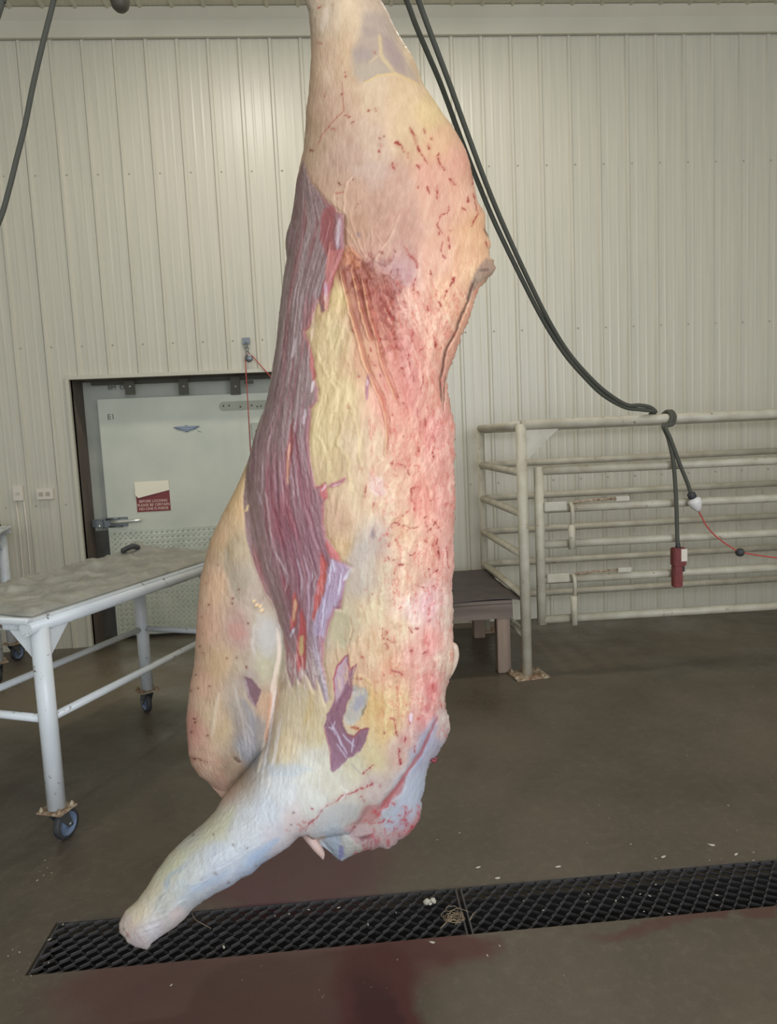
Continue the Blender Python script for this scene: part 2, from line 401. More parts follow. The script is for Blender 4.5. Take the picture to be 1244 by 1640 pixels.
# latch
q = dpt(165, 838); lx, lz = float(q[0]), float(q[2])
b = MB(); b.bbox((lx+0.10, DYF-0.008, lz+0.005), (0.20, 0.014, 0.075), 0.003); la = b.build('latch', STEEL, door)
b = MB(); b.bbox((lx-0.015, DYF-0.02, lz-0.005), (0.05, 0.05, 0.07), 0.006); b.bbox((lx-0.06, DYF+0.02, lz), (0.05, 0.05, 0.06), 0.004); b.build('strike', STEEL, la)
b = MB(); b.lathe((lx-0.012, DYF-0.06, lz-0.018), [(0,-0.01),(0.009,-0.007),(0.012,0),(0.009,0.012),(0.006,0.02)], (0,1,0), 12); b.build('roller', CHROME, la)
b = MB(); P0 = Vector((lx+0.07, DYF-0.03, lz+0.006)); P1 = Vector((lx+0.32, DYF-0.055, lz+0.014))
b.tube([P0, P0.lerp(P1, .3), P0.lerp(P1, .7), P1], [0.020, 0.018, 0.015, 0.012], 10); b.build('latch_handle', CHROME, la)
b = MB(); b.tube([(lx+0.03, DYF-0.02, lz+0.03), (lx+0.14, DYF-0.024, lz+0.034)], 0.008, 8); b.tube([(lx+0.05, DYF-0.02, lz-0.03), (lx+0.16, DYF-0.022, lz-0.03)], 0.007, 8); b.build('latch_rod', STEEL, la)
# badge with wings
q = dpt(299, 686); bx, bz = float(q[0]), float(q[2])
b = MB(); b.prism([(bx-0.105, DYF, bz+0.014), (bx-0.075, DYF, bz-0.006), (bx-0.03, DYF, bz-0.018), (bx, DYF, bz-0.030), (bx+0.03, DYF, bz-0.018), (bx+0.075, DYF, bz-0.006), (bx+0.105, DYF, bz+0.014), (bx+0.06, DYF, bz+0.018), (bx-0.06, DYF, bz+0.018)], (0, -0.007, 0)); bd = b.build('badge', BADGE, door)
b = MB(); b.box((bx, DYF-0.008, bz+0.011), (0.15, 0.004, 0.005)); b.box((bx, DYF-0.008, bz-0.002), (0.10, 0.004, 0.005)); b.box((bx, DYF-0.008, bz-0.013), (0.05, 0.004, 0.004))
b.lathe((bx, DYF-0.006, bz+0.020), [(0,-0.006),(0.006,-0.005),(0.009,0)], (0,1,0), 10); b.build('badge_stripes', BADGEL, bd)
b = MB(); b.tube([(bx+0.085, DYF-0.001, bz-0.026), (bx+0.10, DYF-0.002, bz-0.028), (bx+0.115, DYF-0.001, bz-0.036)], 0.0015, 5); b.build('scratch_mark', INK, door)
# box at the right of the strap
q = dpt(409, 690); b = MB(); b.bbox((float(q[0])+0.01, DYF-0.02, float(q[2])), (0.075, 0.04, 0.13), 0.004); gb = b.build('gauge_box', GALV, door)
b = MB(); b.tube([(float(q[0])+0.01, DYF-0.045, float(q[2])-0.05), (float(q[0])+0.012, DYF-0.046, float(q[2])), (float(q[0])+0.03, DYF-0.045, float(q[2])+0.02)], 0.006, 6); b.build('lever', BRKT, gb)
# sign with folded paper
def text(s, size, pos, mt, parent, name='lettering', ext=0.0006):
    cu = bpy.data.curves.new('t', 'FONT'); cu.body = s; cu.size = size; cu.extrude = ext; cu.align_x = 'CENTER'; cu.align_y = 'CENTER'
    to = bpy.data.objects.new('t', cu); COL.objects.link(to); dg = bpy.context.evaluated_depsgraph_get()
    me = bpy.data.meshes.new_from_object(to.evaluated_get(dg)); bpy.data.objects.remove(to)
    xs = [v.co.x for v in me.vertices]
    o = bpy.data.objects.new(name, me); COL.objects.link(o); me.materials.clear(); me.materials.append(mt)
    o.parent = parent; o.location = Vector(pos)-ORG[parent.name]; o.rotation_euler = (R(90), 0, 0)
    return o, max(xs)-min(xs)
q0 = dpt(220, 818); q1 = dpt(271, 783); sxc = (float(q0[0])+float(q1[0]))/2; sw = float(q1[0])-float(q0[0])
zb_, zt_ = float(dpt(245, 819)[2]), float(dpt(245, 771)[2])
b = MB(); b.box((sxc, DYF-0.003, (zb_+zt_)/2), (sw, 0.003, zt_-zb_)); sg = b.build('door_sign', SIGNR, door); ORG[sg.name] = ORG[door.name]
for i, s in enumerate(('BEFORE LOCKING', 'PLEASE BE CERTAIN', 'NO ONE IS INSIDE')):
    o, w = text(s, 0.030, (sxc, DYF-0.0052, zb_+0.085-i*0.031), SIGNW, sg)
    o.scale = ((sw*(0.84, 0.95, 0.87)[i])/w, 1, 1)
b = MB(); zx = zt_
b.prism([(sxc-sw/2-0.004, DYF-0.006, zx+0.002), (sxc+sw/2, DYF-0.006, zx+0.004), (sxc+sw/2+0.002, DYF-0.008, zx-0.075), (sxc-sw/2+0.02, DYF-0.018, zx-0.128), (sxc-sw/2-0.004, DYF-0.014, zx-0.10)], (0, -0.002, 0)); b.build('peeled_paper', PAPER, sg)
o, w = text('E1', 0.06, tuple(map(float, dpt(178, 668)-np.array([0, 0.002, 0]))), INK, door, 'pen_mark')
o, w = text('BM  O', 0.05, tuple(map(float, dpt(186, 621, ow-0.0)-np.array([0, 0.002, 0]))), INK, cf, 'pen_mark')

# pulley and cord above the door
q = at_y((394, 550), WY-0.03); px_, pz_ = float(q[0]), float(q[2])
pt = thing('pulley', 'small steel pulley hung from the back wall above the cooler door', 'pulley', (px_, WY-0.03, pz_-0.09))
b = MB(); b.bbox((px_, WY-0.022, pz_+0.02), (0.06, 0.01, 0.05), 0.002); b.build('wall_plate', STEEL, pt)
for i in range(3):
    b = MB(); c = Vector((px_+0.004*i, WY-0.04, pz_-0.012-0.034*i)); pp = []
    for t in np.linspace(0, 2*math.pi, 13): pp.append(c+Vector((math.cos(t)*0.013, 0.006*math.sin(t) if i % 2 else 0.0, math.sin(t)*0.022)))
    b.tube(pp, 0.0035, 6); b.build('chain_link', STEEL, pt)
b = MB(); b.lathe((px_+0.016, WY-0.05, pz_-0.115), [(0,-0.010),(0.027,-0.010),(0.030,-0.006),(0.022,0),(0.030,0.006),(0.027,0.010),(0,0.010)], (0,1,0), 20); b.build('sheave', STEEL, pt)
b = MB(); c1 = at_y((402, 571), WY-0.05); e1 = at_y((433, 603), WY-0.03); d1 = at_y((402, 740), WY-0.03)
cx0 = Vector((px_-0.012, WY-0.05, pz_-0.12))
b.tube([tuple(map(float, d1)), tuple(map(float, at_y((396.5, 640), WY-0.03))), cx0, (px_-0.006, WY-0.05, pz_-0.095), (px_+0.016, WY-0.05, pz_-0.083), (px_+0.038, WY-0.05, pz_-0.093), tuple(map(float, e1)), tuple(map(float, at_y((442, 612), WY-0.03)))], 0.0042, 6)
tag(b.build('pull_cord', REDCORD, None, (px_, WY-0.05, pz_-0.12)), 'thin red pull cord running over the pulley above the cooler door', 'cord')

# switch and outlet plates
def plate(name, label, cat, px, py, w, h, holes):
    q = at_y((px, py), WY-0.012); x, z = float(q[0]), float(q[2])
    t = thing(name, label, cat, (x, WY-0.002, z))
    b = MB(); b.bbox((x, WY-0.016, z), (w, 0.03, h), 0.003); b.build('cover_plate', WHITEP, t)
    for dx, dz, a, c_ in holes:
        b = MB(); b.bbox((x+dx, WY-0.033, z+dz), (a, 0.007, c_), 0.001); b.build('socket' if name == 'wall_outlet' else 'toggle', TRIM if name == 'light_switch' else SCREW, t)
    return x, z
sx_, sz_ = plate('light_switch', 'cream light switch plate on the back wall, left of the outlet', 'switch', 30, 790, 0.075, 0.115, [(0, 0, 0.03, 0.02)])
plate('wall_outlet', 'cream electrical outlet box on the back wall beside the door frame', 'outlet', 73, 791, 0.125, 0.085, [(-0.028, 0, 0.03, 0.03), (0.024, 0, 0.03, 0.03)])
b = MB()
for dx in (-0.028, 0.03):
    b.tube([(sx_+dx, WY-0.008, sz_-0.05), (sx_+dx+0.004, WY-0.008, sz_-0.3), (sx_+dx-0.003, WY-0.008, sz_-0.7), (sx_+dx, WY-0.008, 0.03)], 0.006, 6)
tag(b.build('wiring_conduit', WHITEP, None, (sx_, WY-0.008, 0.03)), 'pair of thin cream conduits running down below the light switch', 'conduit')
# ------------------------------------------------------------------ rolling table
def catmull(P, n=10):
    P = [Vector(tuple(map(float, p))) for p in P]; P = [P[0]*2-P[1]]+P+[P[-1]*2-P[-2]]; out = []
    for i in range(1, len(P)-2):
        for k in range(n):
            t = k/n; a, b_, c, d = P[i-1:i+3]
            out.append(0.5*((2*b_)+(c-a)*t+(2*a-5*b_+4*c-d)*t*t+(3*b_-a-3*c+d)*t**3))
    out.append(P[-2]); return out
def px_path(pts): return [at_y((x, y), Y) for x, y, Y in pts]
def V3(a): return Vector(tuple(float(q) for q in a))
def caster(parent, c, yaw, rw=0.062, label=None):
    # c: point on the floor under the leg, yaw: heading of the wheel axle
    c = Vector(c); ax = Vector((math.cos(yaw), math.sin(yaw), 0)); fw = Vector((-math.sin(yaw), math.cos(yaw), 0))
    rot = Matrix.Rotation(yaw, 3, 'Z'); hub = c+fw*0.04+Vector((0,0,rw))
    b = MB(); b.bbox(c+Vector((0,0,2*rw+0.020)), (0.115, 0.10, 0.008), 0.002, rot)
    for sx in (-1, 1):
        for sy2 in (-1, 1): b.lathe(c+ax*0.042*sx+fw*0.036*sy2+Vector((0,0,2*rw+0.024)), [(0.010,0),(0.010,0.007),(0.006,0.010),(0.004,0.016),(0,0.016)], (0,0,1), 6)
    cas = b.build('caster', RUSTP, parent)
    b = MB(); b.lathe(c+Vector((0,0,2*rw+0.002)), [(0.0,0),(0.030,0),(0.032,0.006),(0.028,0.014),(0,0.014)], (0,0,1), 16)
    for s in (-1, 1):
        o_ = ax*0.021*s; p0 = c+Vector((0,0,2*rw+0.004))
        poly = [p0+o_-fw*0.028, p0+o_+fw*0.030, hub+o_+fw*0.014+Vector((0,0,-0.010)), hub+o_-fw*0.012+Vector((0,0,-0.010))]
        b.prism(poly, ax*0.003*s)
    b.lathe(hub-ax*0.028, [(0,0),(0.008,0),(0.008,0.056),(0,0.056)], ax, 10)
    b.build('fork', STEEL, cas)
    b = MB(); b.lathe(hub, [(rw-0.016,-0.014),(rw-0.004,-0.014),(rw,-0.009),(rw,0.009),(rw-0.004,0.014),(rw-0.016,0.014)], ax, 28); b.build('tyre', RUBBER, cas)
    b = MB(); b.lathe(hub, [(0,-0.012),(0.014,-0.014),(0.016,-0.007),(rw-0.021,-0.006),(rw-0.018,-0.014),(rw-0.014,-0.014),(rw-0.014,0.014),(rw-0.018,0.014),(rw-0.021,0.006),(0.016,0.007),(0.014,0.014),(0,0.012)], ax, 28); b.build('wheel', WHEELB, cas)
    return cas
def canvas_mesh(C0, u, v, a0, a1, b0, b1, z, seed=3):
    rng = np.random.default_rng(seed); na, nb = 120, 60
    A, B = np.meshgrid(np.linspace(a0, a1, na), np.linspace(b0, b1, nb), indexing='ij')
    hh = np.zeros_like(A)
    for k in range(26):
        th = rng.uniform(-0.7, 0.7); fr = rng.uniform(6, 34); phs = rng.uniform(0, 6.28)
        hh += (1-np.abs(np.sin((A*math.cos(th)+B*math.sin(th))*fr/2+phs+1.3*np.sin(B*5+k))))**5*rng.uniform(0.002, 0.011)
    edge = np.minimum(np.minimum(A-a0, a1-A)/0.05, np.minimum(B-b0, b1-B)/0.04)
    hh = hh*np.clip(edge, 0.15, 1)+0.006
    hh += 0.035*np.exp(-((A-(a1-0.09))/0.045)**2-((B-(b1-0.12))/0.12)**2)
    hh += 0.018*np.exp(-((A-(a0+0.10))/0.05)**2)*(0.5+0.5*np.sin(B*21))
    wv = 0.018*np.sin(A*7)+0.01*np.sin(A*19)
    wu = 0.02*np.sin(B*9)*np.clip((A-a1+0.4)/0.4, 0, 1)-0.02*np.sin(B*11+1)*np.clip((a0+0.4-A)/0.4, 0, 1)
    P = np.array(C0)[None, None, :2]+(A+wu)[..., None]*np.array(u)[:2]+(B+wv*(B/b1))[..., None]*np.array(v)[:2]
    top = np.dstack([P, z+hh]); bot = np.dstack([P, np.full_like(A, z)+0.0005])
    V = np.concatenate([top.reshape(-1, 3), bot.reshape(-1, 3)]); n0 = na*nb; F = []
    idx = lambda i, j: i*nb+j
    for i in range(na-1):
        for j in range(nb-1):
            F.append((idx(i,j), idx(i+1,j), idx(i+1,j+1), idx(i,j+1))); F.append((n0+idx(i,j), n0+idx(i,j+1), n0+idx(i+1,j+1), n0+idx(i+1,j)))
    for i in range(na-1):
        F.append((idx(i,0), n0+idx(i,0), n0+idx(i+1,0), idx(i+1,0))); F.append((idx(i+1,nb-1), n0+idx(i+1,nb-1), n0+idx(i,nb-1), idx(i,nb-1)))
    for j in range(nb-1):
        F.append((idx(0,j+1), n0+idx(0,j+1), n0+idx(0,j), idx(0,j))); F.append((idx(na-1,j), n0+idx(na-1,j), n0+idx(na-1,j+1), idx(na-1,j+1)))
    b = MB(); b.add(V, F, True); return b
def rolling_table(A, u, La, Lb, label, legs=(0, 1, 2, 3), zt=0.895):
    A = Vector(A); u = Vector(u); v = Vector((-u.y, u.x, 0)); yaw = math.atan2(u.y, u.x)-math.pi/2
    t = thing('rolling_table', label, 'table', A)
    corners = [A, A+u*La, A+u*La+v*Lb, A+v*Lb]; rot = Matrix.Rotation(math.atan2(u.y, u.x), 3, 'Z')
    for k in legs:
        c = corners[k]
        b = MB(); b.tube([c+Vector((0,0,0.150)), c+Vector((0,0,zt-0.01))], 0.035, 20); lg = b.build('leg', PIPE, t)
        caster(t, c, R(-20 if k == 0 else 35))
    for s in (0, 1):
        o = v*(Lb*s)
        b = MB(); e0 = A+o-u*0.065; e1 = A+o+u*(La+0.28)
        b.tube([e0+Vector((0,0,zt)), e1+Vector((0,0,zt))], 0.030, 20); b.build('top_rail', PIPE, t)
        b = MB(); b.tube([A+o+u*0.02+Vector((0,0,0.515)), A+o+u*(La-0.02)+Vector((0,0,0.515))], 0.0165, 12); b.build('lower_rail', PIPE, t)
        o2 = u*(La*s)
        b = MB(); b.tube([A+o2+v*0.02+Vector((0,0,zt)), A+o2+v*(Lb-0.02)+Vector((0,0,zt))], 0.028, 18); b.build('top_rail', PIPE, t)
        b = MB(); b.tube([A+o2+v*0.02+Vector((0,0,0.515)), A+o2+v*(Lb-0.02)+Vector((0,0,0.515))], 0.0165, 12); b.build('lower_rail', PIPE, t)
    for k in legs:
        c = corners[k]
        for d in ((u if k in (0, 3) else -u), (v if k in (0, 1) else -v)):
            b = MB(); n_ = d.cross(Vector((0,0,1))).normalized()*0.003
            b.prism([c+d*0.03+Vector((0,0,zt-0.025))-n_, c+d*0.15+Vector((0,0,zt-0.025))-n_, c+d*0.03+Vector((0,0,zt-0.15))-n_], n_*2); b.build('gusset', PIPE, t)
    b = MB(); c = A+u*(La/2+0.08)+v*(Lb/2+0.075)+Vector((0,0,zt+0.026))
    b.bbox(c, (La+0.32, Lb+0.19, 0.014), 0.005, rot); tt = b.build('table_top', PIPE, t)
    b = MB(); b.tube([A-u*0.06-v*0.02+Vector((0,0,zt+0.026)), A-u*0.06+v*(Lb+0.14)+Vector((0,0,zt+0.026))], 0.013, 10); b.build('end_lip', PIPE, tt)
    return t, u, v
UU = Vector((0.380, 0.925, 0)).normalized()
T1, u1, v1 = rolling_table((-1.190, 2.786, 0), UU, 1.256, 0.516, 'white pipe-frame rolling table with grey canvas on top, left of the beef side')
cm = canvas_mesh((-1.190, 2.786), u1, v1, -0.004, 1.47, 0.005, 0.70, 0.895+0.0345)
tag(cm.build('canvas_sheet', CANVAS, None, Vector((-1.190, 2.786, 0.9285))+u1*0.7), 'rumpled grey canvas sheet spread over the rolling table', 'canvas')
cs = bpy.data.objects['canvas_sheet']; b = MB(); b.tube(catmull(px_path([(194,884,4.16),(204,878,4.18),(214,875,4.20),(224,878,4.22)]), 5), [0.004]+[0.015]*14+[0.006], 8)
fo = b.build('folded_corner', RUBBER, cs); fo['label'] = 'black folded corner of the canvas'
# second table at the left edge
T2, u2, v2 = rolling_table((-2.522, 5.42, 0), Vector((-0.97, -0.24, 0)).normalized(), 1.2, 0.50, 'white pipe-frame rolling table at the left edge by the back wall', zt=1.00)
b = MB(); q = Vector((-2.522, 5.42, 1.040)); b.bbox(q+u2*0.65-v2*-0.27, (1.3, 0.62, 0.012), 0.003, Matrix.Rotation(math.atan2(u2.y, u2.x), 3, 'Z'))
tag(b.build('rubber_mat', MATR, None, q), 'black rubber mat lying on the table at the left edge', 'mat')

# ------------------------------------------------------------------ low wooden platform
PX0, PX1, PY0, PY1, PZ = 0.12, 1.062, 4.40, 5.38, 0.470
t = thing('wooden_platform', 'low weathered timber platform between the beef side and the pipe pen', 'platform', ((PX0+PX1)/2, (PY0+PY1)/2, 0))
for x in (PX0+0.06, 1.005):
    for y in (PY0+0.07, PY1-0.09):
        b = MB(); b.bbox((x, y, (PZ-0.1)/2), (0.085, 0.085, PZ-0.1), 0.004); b.build('leg', WOOD, t)
for y in (PY0+0.02, PY1-0.02):
    b = MB(); b.bbox(((PX0+PX1)/2, y, PZ-0.055), (PX1-PX0, 0.04, 0.095), 0.004); b.build('beam', WOODH, t)
for x in (PX0+0.02, PX1-0.02):
    b = MB(); b.bbox((x, (PY0+PY1)/2, PZ-0.055), (0.04, PY1-PY0-0.085, 0.095), 0.004); b.build('beam', WOOD, t)
for i in range(6):
    y = PY0+(i+0.5)*(PY1-PY0)/6; b = MB(); b.bbox(((PX0+PX1)/2, y, PZ+0.006), (PX1-PX0, (PY1-PY0)/6-0.006, 0.022), 0.003); b.build('plank', WOODH, t)
b = MB(); na, nb = 46, 40
G = []
for i in range(na):
    for j in range(nb):
        a = i/(na-1); c = j/(nb-1); x = PX0-0.03+a*(PX1-PX0+0.08); y = PY0-0.035+c*(PY1-PY0+0.07)
        z = PZ+0.032+0.006*math.sin(a*9+c*4)+0.004*math.sin(c*21+a*3)+0.004
        over = max(0, x-PX1)/0.05; z -= 0.010*over; over = max(0, PY0-y)/0.035; z -= 0.004*over
        G.append((x+0.01*math.sin(c*8), y+0.008*math.sin(a*11), z))
V = G+[(x, y, z-0.007) for x, y, z in G]; n0 = na*nb; F = []
for i in range(na-1):
    for j in range(nb-1):
        F.append((i*nb+j, (i+1)*nb+j, (i+1)*nb+j+1, i*nb+j+1)); F.append((n0+i*nb+j, n0+i*nb+j+1, n0+(i+1)*nb+j+1, n0+(i+1)*nb+j))
for i in range(na-1):
    for j in (0, nb-1): F.append((i*nb+j, n0+i*nb+j, n0+(i+1)*nb+j, (i+1)*nb+j))
for j in range(nb-1):
    for i in (0, na-1): F.append((i*nb+j, n0+i*nb+j, n0+i*nb+j+1, i*nb+j+1))
b.add(V, F, True); tag(b.build('rubber_mat', MATR, None, ((PX0+PX1)/2, (PY0+PY1)/2, PZ+0.02)), 'dark wrinkled rubber mat covering the timber platform', 'mat')

# ------------------------------------------------------------------ pipe pen
PR = 0.027
fx, fy, rx, ry = 1.128, 4.338, 1.098, 5.441
pen = thing('pipe_pen', 'worn cream welded pipe pen of posts and rails on the right', 'pen', (fx, fy, 0))
XR = 3.75
def pipe(name, pts, r=PR, parent=pen, mt=OLDPIPE, n=16):
    b = MB(); b.tube(pts, r, n); return b.build(name, mt, parent)
pipe('post', [(fx, fy, 0.012), (fx, fy, 1.60)], 0.033)
pipe('post', [(rx, ry, 0.012), (rx, ry, 1.60)], 0.030)
pipe('post', [(XR, ry, 0.012), (XR, ry, 1.60)], 0.030); pipe('post', [(XR, fy, 0.012), (XR, fy, 1.60)], 0.033)
for x, y in ((fx, fy), (rx, ry), (XR, ry), (XR, fy)):
    b = MB(); b.bbox((x+0.01, y+0.01, 0.006), (0.22, 0.18, 0.011), 0.002, Matrix.Rotation(R(8), 3, 'Z'))
    for sx in (-1, 1):
        for s2 in (-1, 1): b.lathe((x+0.085*sx, y+0.065*s2, 0.011), [(0.012,0),(0.012,0.008),(0.007,0.010),(0.006,0.018),(0,0.018)], (0,0,1), 6)
    b.build('base_plate', RUSTP, pen)
pipe('top_rail', [(fx+0.0, fy, 1.592), (XR, fy, 1.592)], 0.031)
pipe('top_rail', [(fx, fy, 1.592), (rx, ry, 1.592)], 0.026); pipe('top_rail', [(rx, ry, 1.58), (XR, ry, 1.58)], 0.026)
for z in (1.310, 1.052, 0.790, 0.532, 0.275):
    pipe('side_rail', [(fx, fy, z-0.012), (rx, ry, z)], 0.025); pipe('rear_rail', [(rx, ry, z), (XR, ry, z)], 0.025)
b = MB(); b.prism([(fx+0.03, fy-0.003, 1.565), (fx+0.24, fy-0.003, 1.565), (fx+0.03, fy-0.003, 1.375)], (0, 0.006, 0)); b.build('gusset', OLDPIPE, pen)
gx = 1.232; GXR = 3.66
gate = thing('pipe_gate', 'worn cream five-bar pipe gate hung in the front of the pen', 'gate', (gx, fy, 0.36))
GZ = (1.305, 1.066, 0.842, 0.616, 0.362)
def gp(name, pts, r=PR, mt=OLDPIPE, par=None): return pipe(name, pts, r, par or gate, mt)
gp('frame_tube', [(gx, fy, GZ[4]-0.028), (gx, fy, GZ[0]+0.026)], 0.030); gp('frame_tube', [(GXR, fy, GZ[4]-0.028), (GXR, fy, GZ[0]+0.026)], 0.030)
for i, z in enumerate(GZ): gp('gate_bar', [(gx, fy, z), (GXR, fy, z-0.012)], 0.0265)
for zt_, zb2, x in ((GZ[1], GZ[2], 1.418), (GZ[3], GZ[4], 1.425)):
    yq = fy-0.052
    l = gp('drop_latch', [(x, yq+0.012, zt_+0.035), (x+0.004, yq-0.004, zt_+0.012), (x+0.006, yq-0.006, zt_-0.03), (x+0.004, yq, zt_-0.12)], 0.013)
    gp('sleeve', [(x, yq, zt_-0.10), (x, yq, zb2-0.03)], 0.021, par=l)
    b = MB(); b.bbox((x-0.095, fy-0.032, zt_+0.018), (0.14, 0.03, 0.055), 0.004); b.build('bracket', OLDPIPE, l)
    b = MB(); b.bbox((x+0.33, fy-0.035, zt_+0.044), (0.09, 0.022, 0.030), 0.003); b.build('bracket', OLDPIPE, l)
    gp('slide_rod', [(x+0.01, fy-0.042, zt_+0.035), (x+0.15, fy-0.042, zt_+0.046), (x+0.29, fy-0.042, zt_+0.046)], 0.007, RUSTP, l)

# ------------------------------------------------------------------ hanging cables, pendant control
top_r = at_y((1045, 658), 4.30)
c1 = [(560,-200,3.0),(612,-90,3.15),(650.6,0,3.3),(665,38.6,3.33),(684,83.6,3.38),(707,138,3.44),(739,225,3.55),(764,289,3.63),(793.7,360,3.72),(838,452,3.84),(872,517,3.95),(905,568,4.05),(936,604,4.13),(965,632,4.20),(1000,652,4.27),(1026,656,4.31),(1046,658,4.335)]
c2 = [(600,-200,2.9),(640,-90,3.05),(670,0,3.2),(691,58,3.27),(720,135,3.37),(745.5,206,3.47),(774,283,3.57),(803,354,3.68),(842,440,3.80),(877,511,3.93),(908,562,4.04),(940,600,4.12),(970,628,4.19),(1002,648,4.26),(1024,649,4.30),(1040,652,4.33),(1050,659,4.345)]
rz = 1.592
def over_rail(x):   # loop of cable over the rail, seen from the front
    return [(x-0.03, fy+0.045, rz+0.0), (x, fy+0.02, rz+0.040), (x+0.008, fy-0.02, rz+0.040), (x+0.012, fy-0.045, rz+0.008), (x-0.004, fy-0.048, rz-0.035)]
lx0 = float(at_y((1071, 662), fy-0.03)[0])
behind = [(lx0-0.09, fy+0.035, rz+0.030), (lx0-0.05, fy+0.042, rz-0.01)]
for k, cc in enumerate((c1, c2)):
    P = catmull(px_path(cc), 8)
    b = MB(); dn = []
    if k == 0:
        dn = behind+over_rail(lx0)+px_path([(1062,682,4.285),(1070,702,4.275),(1078,740,4.27),(1082.5,800,4.265),(1084,850,4.265),(1085,876,4.265)])
    else:
        dn = [(lx0-0.08, fy+0.055, rz+0.025), (lx0-0.04, fy+0.060, rz-0.01)]+[(p[0]+0.018, p[1]-0.002*0, p[2]+0.0) for p in over_rail(lx0)]+px_path([(1066,684,4.27),(1074,704,4.26),(1089,745,4.265),(1100,772,4.27),(1106,790,4.27)])
    P2 = catmull(dn, 6)
    top = [(P[0].x-0.45+0.12*k, P[0].y-0.25, ZC-0.01), (P[0].x-0.28+0.06*k, P[0].y-0.14, (P[0].z*0.55+ZC*0.45))]
    b.tube(catmull(top+[P[0]], 5)[:-1]+P+P2, 0.0125, 8)
    tag(b.build('power_cable', CABLE, None, (lx0, fy, rz)), ('black cable draped over the pen rail, carrying the red pendant control' if k == 0 else 'black cable draped over the pen rail, ending in the clear plug'), 'cable')
# pendant
YP = 4.265; q = at_y((1086, 877), YP); pc = V3(q)
t = thing('pendant_control', 'red hoist pendant control hanging in front of the gate', 'control', pc)
def qz(y): return float(at_y((1086, y), YP)[2])
def qx(x): return float(at_y((x, 900), YP)[0])
b = MB(); b.bbox(((qx(1076)+qx(1096))/2, YP, (qz(877)+qz(906))/2), (qx(1096)-qx(1076), 0.06, qz(877)-qz(906)), 0.006); hb = b.build('housing', RED, t)
b = MB(); b.bbox(((qx(1076.5)+qx(1091))/2, YP, (qz(906)+qz(939))/2), (qx(1091)-qx(1077), 0.05, qz(905)-qz(939)), 0.006); b.build('grip', RED, t)
b = MB(); b.bbox(((qx(1087)+qx(1096.5))/2, YP-0.031, (qz(878.5)+qz(898))/2), (qx(1096.5)-qx(1087), 0.004, qz(878.5)-qz(898)), 0.001); b.build('label_plate', WHITEP, t)
for y in (901.5, 905.5, 909.5, 913.5):
    b = MB(); b.lathe((qx(1091.5), YP-0.01, qz(y)), [(0.0075,0),(0.0075,0.010),(0.004,0.014),(0,0.014)], (1,0,0), 10); b.build('button', RUBBER, t)
b = MB(); b.tube([(pc.x-0.002, YP, pc.z+0.03), (pc.x-0.002, YP, pc.z-0.004)], [0.013, 0.017], 10); b.build('cable_gland', RUBBER, t)
# clear plug
a0 = V3(at_y((1105.5, 789), 4.26)); a1 = V3(at_y((1119, 819), 4.26)); d = (a1-a0).normalized()
t = thing('cable_connector', 'clear plastic cable connector with a black collar by the second gate bar', 'connector', a0)
b = MB(); b.lathe(a0, [(0,0),(0.018,0.0),(0.026,0.008),(0.026,0.035),(0.02,0.04),(0,0.04)], d, 14); b.build('collar', RUBBER, t)
b = MB(); b.lathe(a0+d*0.038, [(0.02,0),(0.040,0.012),(0.043,0.028),(0.034,0.055),(0.022,0.078),(0.006,0.094),(0,0.094)], d, 16); b.build('clear_body', PLUG, t)
rc = [(1119,820,4.26),(1124,829,4.265),(1131,842,4.26),(1141,854,4.255),(1155,866,4.25),(1170,876,4.245),(1182,883,4.24),(1200,887,4.23),(1225,891,4.22),(1250,894,4.21),(1290,899,4.19)]
b = MB(); b.tube(catmull(px_path(rc), 6), 0.0048, 8); tag(b.build('red_cord', REDCORD, None, a1), 'thin red cord running from the clear connector to the right edge', 'cord')
q = V3(at_y((1184.5, 884), 4.24)); b = MB(); b.lathe(q-Vector((0.026,0,0)), [(0,0),(0.014,0.002),(0.024,0.012),(0.027,0.026),(0.024,0.040),(0.014,0.050),(0,0.052)], (1,0,-0.1), 16)
tag(b.build('stop_ball', RUBBER, None, q), 'black rubber ball threaded on the red cord in front of the pen', 'ball')
# cables on the left and hanging block at the top
b = MB(); P = catmull([(-0.80, 2.85, ZC-0.01), (-0.86, 2.88, 4.2)]+px_path([(100,-70,2.95),(86,0,3.0),(76,40,3.0),(66,80,3.0),(52,141,3.0),(40,201,3.0),(26,257,3.0),(14,305,3.0),(-2,356,3.0),(-40,430,3.0)]), 8)
b.tube(P, 0.0105, 8); tag(b.build('power_cable', CABLE, None, P[0]), 'black cable swinging down across the upper left corner', 'cable')
b = MB(); P = catmull([(-0.98, 3.0, ZC-0.01), (-1.05, 3.0, 4.2)]+px_path([(8,-40,3.0),(3,0,3.0),(-3,22,3.0),(-16,60,3.0)]), 8)
b.tube(P, 0.0125, 8); tag(b.build('power_cable', CABLE, None, P[0]), 'short piece of black cable in the extreme upper left corner', 'cable')
q = V3(at_y((193.5, 19), 3.5)); t = thing('hoist_block', 'dark rounded hoist block hanging at the top edge, left of the beef side', 'hoist block', q)
b = MB(); b.lathe(q, [(0,0),(0.022,0.004),(0.036,0.018),(0.044,0.045),(0.046,0.09),(0.040,0.13),(0.02,0.15),(0,0.15)], (0,0,1), 20); b.build('block_body', BRKT, t)
b = MB(); b.tube([q+Vector((0,0,0.14)), q+Vector((0,0,ZC-q.z-0.002))], 0.006, 8); b.build('wire_rope', STEEL, t)

